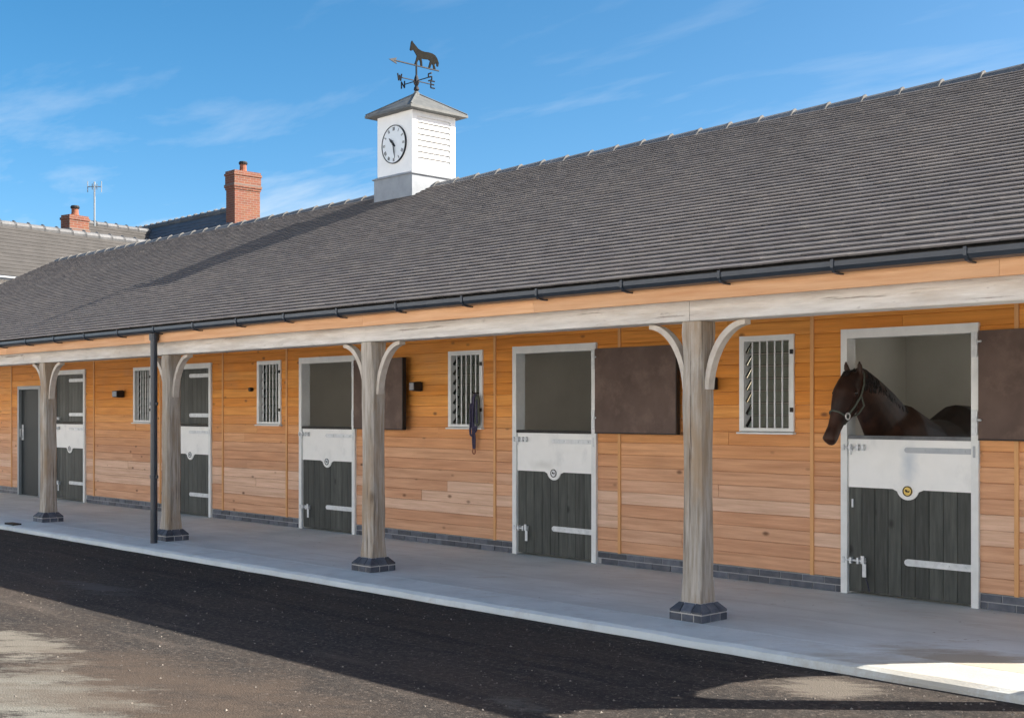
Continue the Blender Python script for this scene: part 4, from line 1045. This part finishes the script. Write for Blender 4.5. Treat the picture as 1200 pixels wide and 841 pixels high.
# ------------------------------------------------------------------ the horse
horse = None
def loft(m, secs, n=20, xc=0.0, power=1.0):
    """secs: (x, y, z, rx, rn); ring is across the path in the y-z plane"""
    P_ = [Vector(s[:3]) for s in secs]; rings = []
    for i, s in enumerate(secs):
        d = (P_[min(i + 1, len(P_) - 1)] - P_[max(i - 1, 0)]); d.x *= 0.6; d.normalize()
        side = Vector((1, 0, 0)); side = (side - d * side.dot(d)).normalized(); nn = d.cross(side)
        rings.append([P_[i] + side * s[3] * math.cos(2 * math.pi * k / n) + nn * s[4] * math.sin(2 * math.pi * k / n) for k in range(n)])
    vs = [q for r_ in rings for q in r_]; fs = []
    for i in range(len(secs) - 1):
        for k in range(n): fs.append((i * n + k, i * n + (k + 1) % n, (i + 1) * n + (k + 1) % n, (i + 1) * n + k))
    # domed ends
    for i, e in ((0, -1), (len(secs) - 1, 1)):
        d = (P_[min(i + 1, len(P_) - 1)] - P_[max(i - 1, 0)]).normalized(); tip = len(vs); vs.append(P_[i] + d * e * 0.5 * min(secs[i][3], secs[i][4]))
        for k in range(n):
            a, b = i * n + k, i * n + (k + 1) % n
            fs.append((a, b, tip) if e > 0 else (b, a, tip))
    m.add(vs, fs)
HX = -5.615
def hx(y): return HX + (0.10 * y if y < 0 else -0.01 * y)      # nose swings a little to the left
hm = MB()
T = lambda y, z, rx, rn, dx=0.0: (hx(y) + dx, y, z, rx, rn)
loft(hm, [T(0.20, 1.14, .15, .20), T(0.34, 1.19, .22, .31), T(0.60, 1.215, .26, .385), T(0.95, 1.13, .30, .335), T(1.35, 1.14, .31, .325), T(1.68, 1.24, .295, .365), T(1.93, 1.26, .25, .325), T(2.10, 1.22, .17, .22)])
loft(hm, [T(0.62, 1.25, .17, .30), T(0.43, 1.36, .145, .285), T(0.26, 1.49, .125, .265), T(0.09, 1.625, .106, .218), T(-0.05, 1.74, .09, .165), T(-0.15, 1.81, .078, .115)])
loft(hm, [T(-0.155, 1.815, .075, .075), T(-0.215, 1.755, .092, .104), T(-0.262, 1.67, .094, .13), T(-0.302, 1.58, .078, .122), T(-0.352, 1.49, .058, .088), T(-0.402, 1.40, .050, .068), T(-0.443, 1.335, .056, .068), T(-0.468, 1.29, .050, .056)], 20)
loft(hm, [T(-0.215, 1.60, .082, .09), T(-0.24, 1.55, .07, .085), T(-0.30, 1.47, .045, .05)], 14)       # jowl
loft(hm, [T(-0.445, 1.30, .042, .03), T(-0.440, 1.268, .034, .026)], 12)                                  # lower lip
for sx in (1, -1):
    loft(hm, [T(-0.235, 1.705, .03, .04, sx * .082), T(-0.275, 1.665, .026, .032, sx * .084)], 10)          # brow over the eye
    loft(hm, [T(-0.285, 1.635, .014, .016, sx * .086), T(-0.335, 1.545, .014, .016, sx * .070), T(-0.375, 1.465, .010, .012, sx * .055)], 8)   # cheek bone
    loft(hm, [T(-0.145, 1.85, .028, .026, sx * .052), T(-0.155, 1.895, .029, .018, sx * .062), T(-0.165, 1.935, .018, .011, sx * .065), T(-0.170, 1.968, .005, .005, sx * .062)], 10)   # ears
    loft(hm, [T(-0.468, 1.335, .02, .028, sx * .036), T(-0.478, 1.305, .02, .025, sx * .036)], 10)         # nostril
    loft(hm, [T(0.42, 1.10, .10, .16, sx * .15), T(0.44, .90, .085, .11, sx * .16), T(0.45, .74, .062, .075, sx * .16), T(0.44, .58, .052, .06, sx * .16), T(0.44, .52, .05, .055, sx * .16), T(0.45, .42, .036, .042, sx * .16), T(0.45, .24, .033, .04, sx * .16), T(0.445, .15, .042, .046, sx * .16), T(0.42, .09, .038, .04, sx * .16), T(0.40, .045, .052, .06, sx * .16), T(0.395, .03, .058, .066, sx * .16)], 14)
    loft(hm, [T(1.86, 1.18, .14, .24, sx * .15), T(1.82, .98, .125, .20, sx * .17), T(1.84, .80, .085, .13, sx * .17), T(1.96, .62, .05, .075, sx * .165), T(2.01, .52, .042, .062, sx * .165), T(1.99, .42, .036, .046, sx * .165), T(1.97, .26, .034, .042, sx * .165), T(1.965, .15, .042, .046, sx * .165), T(1.94, .09, .038, .04, sx * .165), T(1.92, .045, .052, .06, sx * .165), T(1.915, .03, .058, .066, sx * .165)], 14)
tmp = hm.build('horse_tmp', M['coat'])
rm = tmp.modifiers.new('r', 'REMESH'); rm.mode = 'VOXEL'; rm.voxel_size = 0.0125
sm_ = tmp.modifiers.new('s', 'SMOOTH'); sm_.factor = 0.5; sm_.iterations = 5
bpy.context.view_layer.update()
ev = tmp.evaluated_get(bpy.context.evaluated_depsgraph_get())
hme = bpy.data.meshes.new_from_object(ev)
bpy.data.objects.remove(tmp)
hme.name = 'horse'; hme.materials.clear(); hme.materials.append(M['coat'])
hme.polygons.foreach_set('use_smooth', [True] * len(hme.polygons))
horse = bpy.data.objects.new('horse', hme); COL.objects.link(horse)
hme.transform(Matrix.Translation((-HX, -1.0, -0.003)))
horse.location = (HX, 1.0, 0.003)
tag(horse, 'dark bay horse with its head out over the right hand stable door', 'horse')
for sx in (1, -1):
    m = MB(); c = Vector((hx(-0.25) + sx * 0.106, -0.268, 1.688))
    nu, nv = 8, 12; vs = []; fs = []
    for i in range(nu + 1):
        for k_ in range(nv):
            a, b = math.pi * i / nu, 2 * math.pi * k_ / nv
            vs.append(c + Vector((0.012 * math.cos(a), 0.019 * math.sin(a) * math.cos(b), 0.019 * math.sin(a) * math.sin(b))))
    for i in range(nu):
        for k_ in range(nv): fs.append((i * nv + k_, i * nv + (k_ + 1) % nv, (i + 1) * nv + (k_ + 1) % nv, (i + 1) * nv + k_))
    m.add(vs, fs); m.build('eye', M['eye'], horse, smooth=True, recalc=True)
# mane: tapering locks rooted along the crest and lying on the near side of the neck; forelock; tail
mn = MB(); hr = random.Random(5)
crest = [(-0.11, 1.895), (-0.02, 1.875), (0.09, 1.83), (0.20, 1.775), (0.31, 1.71), (0.42, 1.65), (0.54, 1.60)]
for i in range(150):
    t_ = i / 149 * (len(crest) - 1); a = int(min(t_, len(crest) - 2)); f_ = t_ - a
    y = crest[a][0] * (1 - f_) + crest[a + 1][0] * f_; z = crest[a][1] * (1 - f_) + crest[a + 1][1] * f_
    L = hr.uniform(0.10, 0.19); o = hr.uniform(-0.01, 0.01)
    rxn = 0.06 + 0.05 * (y + 0.13)
    pts = [(hx(y) - 0.01 + o, y, z - 0.035), (hx(y) + 0.012, y + hr.uniform(-.01, .01), z + 0.004), (hx(y) + rxn * 0.75, y + 0.01, z - L * 0.3), (hx(y) + rxn * 1.05 + 0.012, y - 0.015 + hr.uniform(-.02, .02), z - L * 0.72), (hx(y) + rxn * 1.15 + 0.016, y - 0.035 + hr.uniform(-.02, .02), z - L)]
    mn.tube(pts, [0.012, 0.013, 0.012, 0.008, 0.002], 5)
mn.build('mane', M['mane'], horse)
fl_ = MB()
for i in range(16):
    o = hr.uniform(-0.03, 0.03)
    fl_.tube([(hx(-.15) + o * 0.6, -0.15, 1.875), (hx(-.22) + o, -0.24, 1.86), (hx(-.29) + o * 1.2, -0.315, 1.77), (hx(-.32) + o * 1.2, -0.345, 1.70 + hr.uniform(-.03, .03))], [0.008, 0.010, 0.007, 0.002], 5)
fl_.build('forelock', M['mane'], horse)
tl = MB()
for i in range(26):
    o = hr.uniform(-0.05, 0.05)
    tl.tube([(hx(2.1) + o * 0.3, 2.13, 1.36), (hx(2.1) + o * 0.6, 2.24, 1.32), (hx(2.1) + o, 2.30, 1.05), (hx(2.1) + o * 1.3, 2.31, 0.75), (hx(2.1) + o, 2.29, 0.45 + hr.uniform(0, .1))], [0.012, 0.016, 0.016, 0.012, 0.003], 5)
tl.build('tail', M['mane'], horse)
# headcollar: noseband, cheekpieces, throat strap, crown, rings
def band(pts, w_, name):
    m = MB(); m.tube(pts, w_, 6); return m.build(name, M['strapc'], horse, smooth=True)
def ringpts(y, z, rx, rn, dy, dz, n=24, dx=0):
    """loop round the head, (dy, dz) is the unit direction of the depth axis"""
    return [(hx(y) + dx + rx * math.cos(2 * math.pi * i / n), y + dy * rn * math.sin(2 * math.pi * i / n), z + dz * rn * math.sin(2 * math.pi * i / n)) for i in range(n + 1)]
band(ringpts(-0.348, 1.497, .064, .098, -0.87, 0.48), 0.0085, 'noseband')
for sx in (1, -1):
    band([(hx(-.345) + sx * .078, -0.345, 1.495), (hx(-.29) + sx * .100, -0.275, 1.575), (hx(-.2) + sx * .108, -0.205, 1.665), (hx(-.16) + sx * .098, -0.15, 1.76), (hx(-.12) + sx * .070, -0.11, 1.85), (hx(-.11) + sx * .02, -0.105, 1.892)], 0.0085, 'cheekpiece')
    band([(hx(-.2) + sx * .108, -0.205, 1.665), (hx(-.16) + sx * .098, -0.15, 1.585), (hx(-.15) + sx * .055, -0.165, 1.515), (hx(-.15), -0.175, 1.495)], 0.008, 'throat_strap')
    if sx < 0: continue
    m = MB(); c = Vector((hx(-.345) + sx * .088, -0.352, 1.497))
    m.tube([c + Vector((0.004 * math.cos(a), 0.026 * math.cos(a), 0.026 * math.sin(a))) for a in [2 * math.pi * i / 14 for i in range(15)]], 0.0065, 6); m.build('ring', M['nickel'], horse, smooth=True)
m = MB(); m.tube([(hx(-.26), -0.275, 1.43), (hx(-.22), -0.235, 1.46), (hx(-.18), -0.175, 1.495)], 0.0085, 6); m.build('chin_strap', M['strapc'], horse)

# ------------------------------------------------------------------ houses behind
def houseroof(name, P0, d, k0, k1, half, pitch, wall_bottom, label, rmat, wmat_, ridge_m, over=0.25):
    """ridge from P0 + d*k0 to P0 + d*k1; d is a unit vector in plan"""
    d = Vector((d[0], d[1], 0)).normalized(); nrm = Vector((d.y, -d.x, 0)); P0 = Vector(P0)
    o = empty(name, (P0.x, P0.y, wall_bottom), label, 'house')
    tp = math.tan(pitch); A, B = P0 + d * k0, P0 + d * k1
    Z = Vector((0, 0, 1))
    m = MB()
    def sect(c, e): 
        return [c, c + nrm * (half + e) - Z * tp * (half + e), c + nrm * (half + e) - Z * (tp * (half + e) + 0.1), c - Z * 0.12, c - nrm * (half + e) - Z * (tp * (half + e) + 0.1), c - nrm * (half + e) - Z * tp * (half + e)]
    m.prism([p for p in sect(A, over)], (0, 0, 0), B - A); m.build('roof', rmat, o, recalc=True)
    m = MB(); ins = 0.18
    a, b = A + d * ins, B - d * ins
    zt = -tp * half - 0.04
    pr = [a + nrm * (half - 0.05) + Z * (wall_bottom - a.z), a + nrm * (half - 0.05) + Z * zt, a - Z * 0.13, a - nrm * (half - 0.05) + Z * zt, a - nrm * (half - 0.05) + Z * (wall_bottom - a.z)]
    m.prism(pr, (0, 0, 0), b - a); m.build('wall', wmat_, o, recalc=True)
    n_ = int((k1 - k0) / 0.45)
    for i in range(n_):
        p, q = A + d * (0.45 * i + 0.01), A + d * (0.45 * i + 0.44)
        m = MB(); m.tube([p + Z * 0.01, q - d * 0.06 + Z * 0.02, q + Z * 0.045], [0.10, 0.10, 0.125], 8); m.build('ridge_tile', ridge_m, o)
    # gutter along the +normal eave
    e = nrm * (half + over + 0.05) - Z * (tp * (half + over) + 0.06)
    m = MB(); m.tube([A + e, B + e], 0.06, 8); m.build('gutter', M['gutter'], o)
    # tile courses: shallow real steps on both slopes
    st = MB(); sl_ = (half + over) / math.cos(pitch); c_, s_ = math.cos(pitch), math.sin(pitch)
    ns = int(sl_ / 0.2)
    for sg in (1, -1):
        for i in range(ns):
            s0 = sl_ - i * 0.2; up = (nrm * sg * s_ + Z * c_)
            P_ = lambda s__, h: A + nrm * sg * (s__ * c_) - Z * (s__ * s_) + up * h
            st.prism([P_(s0, 0.003), P_(s0, 0.016), P_(s0 - 0.2, 0.004), P_(s0 - 0.2, 0.003)], (0, 0, 0), B - A)
    tag(st.build('roof_tile', rmat, o, recalc=True), kind='stuff')
    return o
def chimney(parent, cx, cy, dx_, dy_, zb_, zt_, rot=0.0, pot=0.5):
    Rm = Matrix.Rotation(rot, 4, 'Z')
    def bx(m, hx_, hy_, a, b):
        vs = [Rm @ Vector((sx * hx_, sy * hy_, 0)) + Vector((cx, cy, z)) for z in (a, b) for sx, sy in ((-1, -1), (1, -1), (1, 1), (-1, 1))]
        m.add(vs, [(3, 2, 1, 0), (4, 5, 6, 7), (0, 1, 5, 4), (1, 2, 6, 5), (2, 3, 7, 6), (3, 0, 4, 7)])
    m = MB(); H = zt_ - zb_; k1 = zt_ - min(0.62, H * 0.42)
    bx(m, dx_ / 2, dy_ / 2, zb_, k1); bx(m, dx_ / 2 + 0.025, dy_ / 2 + 0.025, k1 + 0.0, k1 + 0.075); bx(m, dx_ / 2 + 0.05, dy_ / 2 + 0.05, k1 + 0.0755, k1 + 0.15)
    bx(m, dx_ / 2 + 0.025, dy_ / 2 + 0.025, k1 + 0.1505, zt_ - 0.155); bx(m, dx_ / 2 + 0.05, dy_ / 2 + 0.05, zt_ - 0.1545, zt_ - 0.08); bx(m, dx_ / 2 + 0.02, dy_ / 2 + 0.02, zt_ - 0.0795, zt_)
    ch = m.build('chimney', M['rbrick'], parent)
    m = MB(); bx(m, dx_ / 2 + 0.055, dy_ / 2 + 0.055, k1 + 0.151, k1 + 0.175); m.build('band', M['mortar'], ch)
    m = MB(); m.tube([(cx, cy, zt_), (cx, cy, zt_ + 0.1), (cx, cy, zt_ + pot - 0.1)], [0.14, 0.115, 0.11], 12); m.build('chimney_pot', M['pot'], ch)
    m = MB(); m.tube([(cx, cy, zt_ + pot - 0.0995), (cx, cy, zt_ + pot - 0.05), (cx, cy, zt_ + pot)], [0.135, 0.15, 0.12], 12); m.build('pot_cowl', M['edge'], ch)
DC = (-0.2036, 0.979)
# pale roofed building at the far left
houseroof('house', (-34.1, 13.5 - 9.45, 6.54), DC, -9, 8, 2.1, rad(35), ZT, 'pale tiled house roof at the far left beyond the stables', M['bgroof'], M['render'], M['ridge'])
# small roof and chimney rising behind it
hd = houseroof('house', (-42.0, 19.7 - 9.45, 8.03), DC, -0.6, 6.0, 2.4, rad(38), ZT, 'pale gabled roof with a short chimney and aerial, behind the far left roof', M['bgroof'], M['rbrick'], M['ridge'], over=0.15)
chimney(hd, -40.0, 18.3 - 9.45, 0.42, 0.70, 0.0, 7.92, 0.2, 0.34)
# brick house with the tall chimney
CY = 22.5 - 9.45
hb_ = houseroof('house', (-36.45, CY, 8.25), (-1, 0), 0.0, 12.0, 3.6, rad(48), ZT, 'brick house with steep dark tiled roof and the tall red chimney', M['slate'], M['rbrick'], M['ridge'])
chimney(hb_, -36.5, CY, 0.54, 0.96, 4.0, 9.42, 0.0, 0.36)
bgm = MB()
for sg in (1, -1):
    t48 = math.tan(rad(48))
    bgm.prism([(-36.44, CY + sg * 0.5, 8.26 - 0.5 * t48), (-36.44, CY + sg * 3.85, 8.26 - 3.85 * t48), (-36.44, CY + sg * 3.85, 8.0 - 3.85 * t48), (-36.44, CY + sg * 0.5, 8.0 - 0.5 * t48)], (0, 0, 0), (0.05, 0, 0))
bgm.build('barge_board', M['pink'], hb_, recalc=True)
# aerial on its mast
AX, AY = -41.95, 19.9 - 9.45
aer = empty('aerial', (AX, AY, 8.0), 'thin television aerial on a tall mast beside the short chimney', 'aerial')
m = MB(); m.tube([(AX, AY, 7.9), (AX, AY, 9.50)], 0.03, 6); m.build('mast', M['greyframe'], aer)
m = MB(); Rr = Vector((0.69, 0.7236, 0)); 
c = Vector((AX, AY, 9.33)); m.tube([c - Rr * 0.24, c + Rr * 0.24], 0.018, 5); m.build('boom', M['greyframe'], aer)
for s in (-0.24, -0.08, 0.08, 0.24):
    hh = 0.19 if abs(s) > 0.2 else 0.10
    m = MB(); m.tube([c + Rr * s - Vector((0, 0, hh)), c + Rr * s + Vector((0, 0, hh))], 0.016, 5); m.build('element', M['greyframe'], aer)
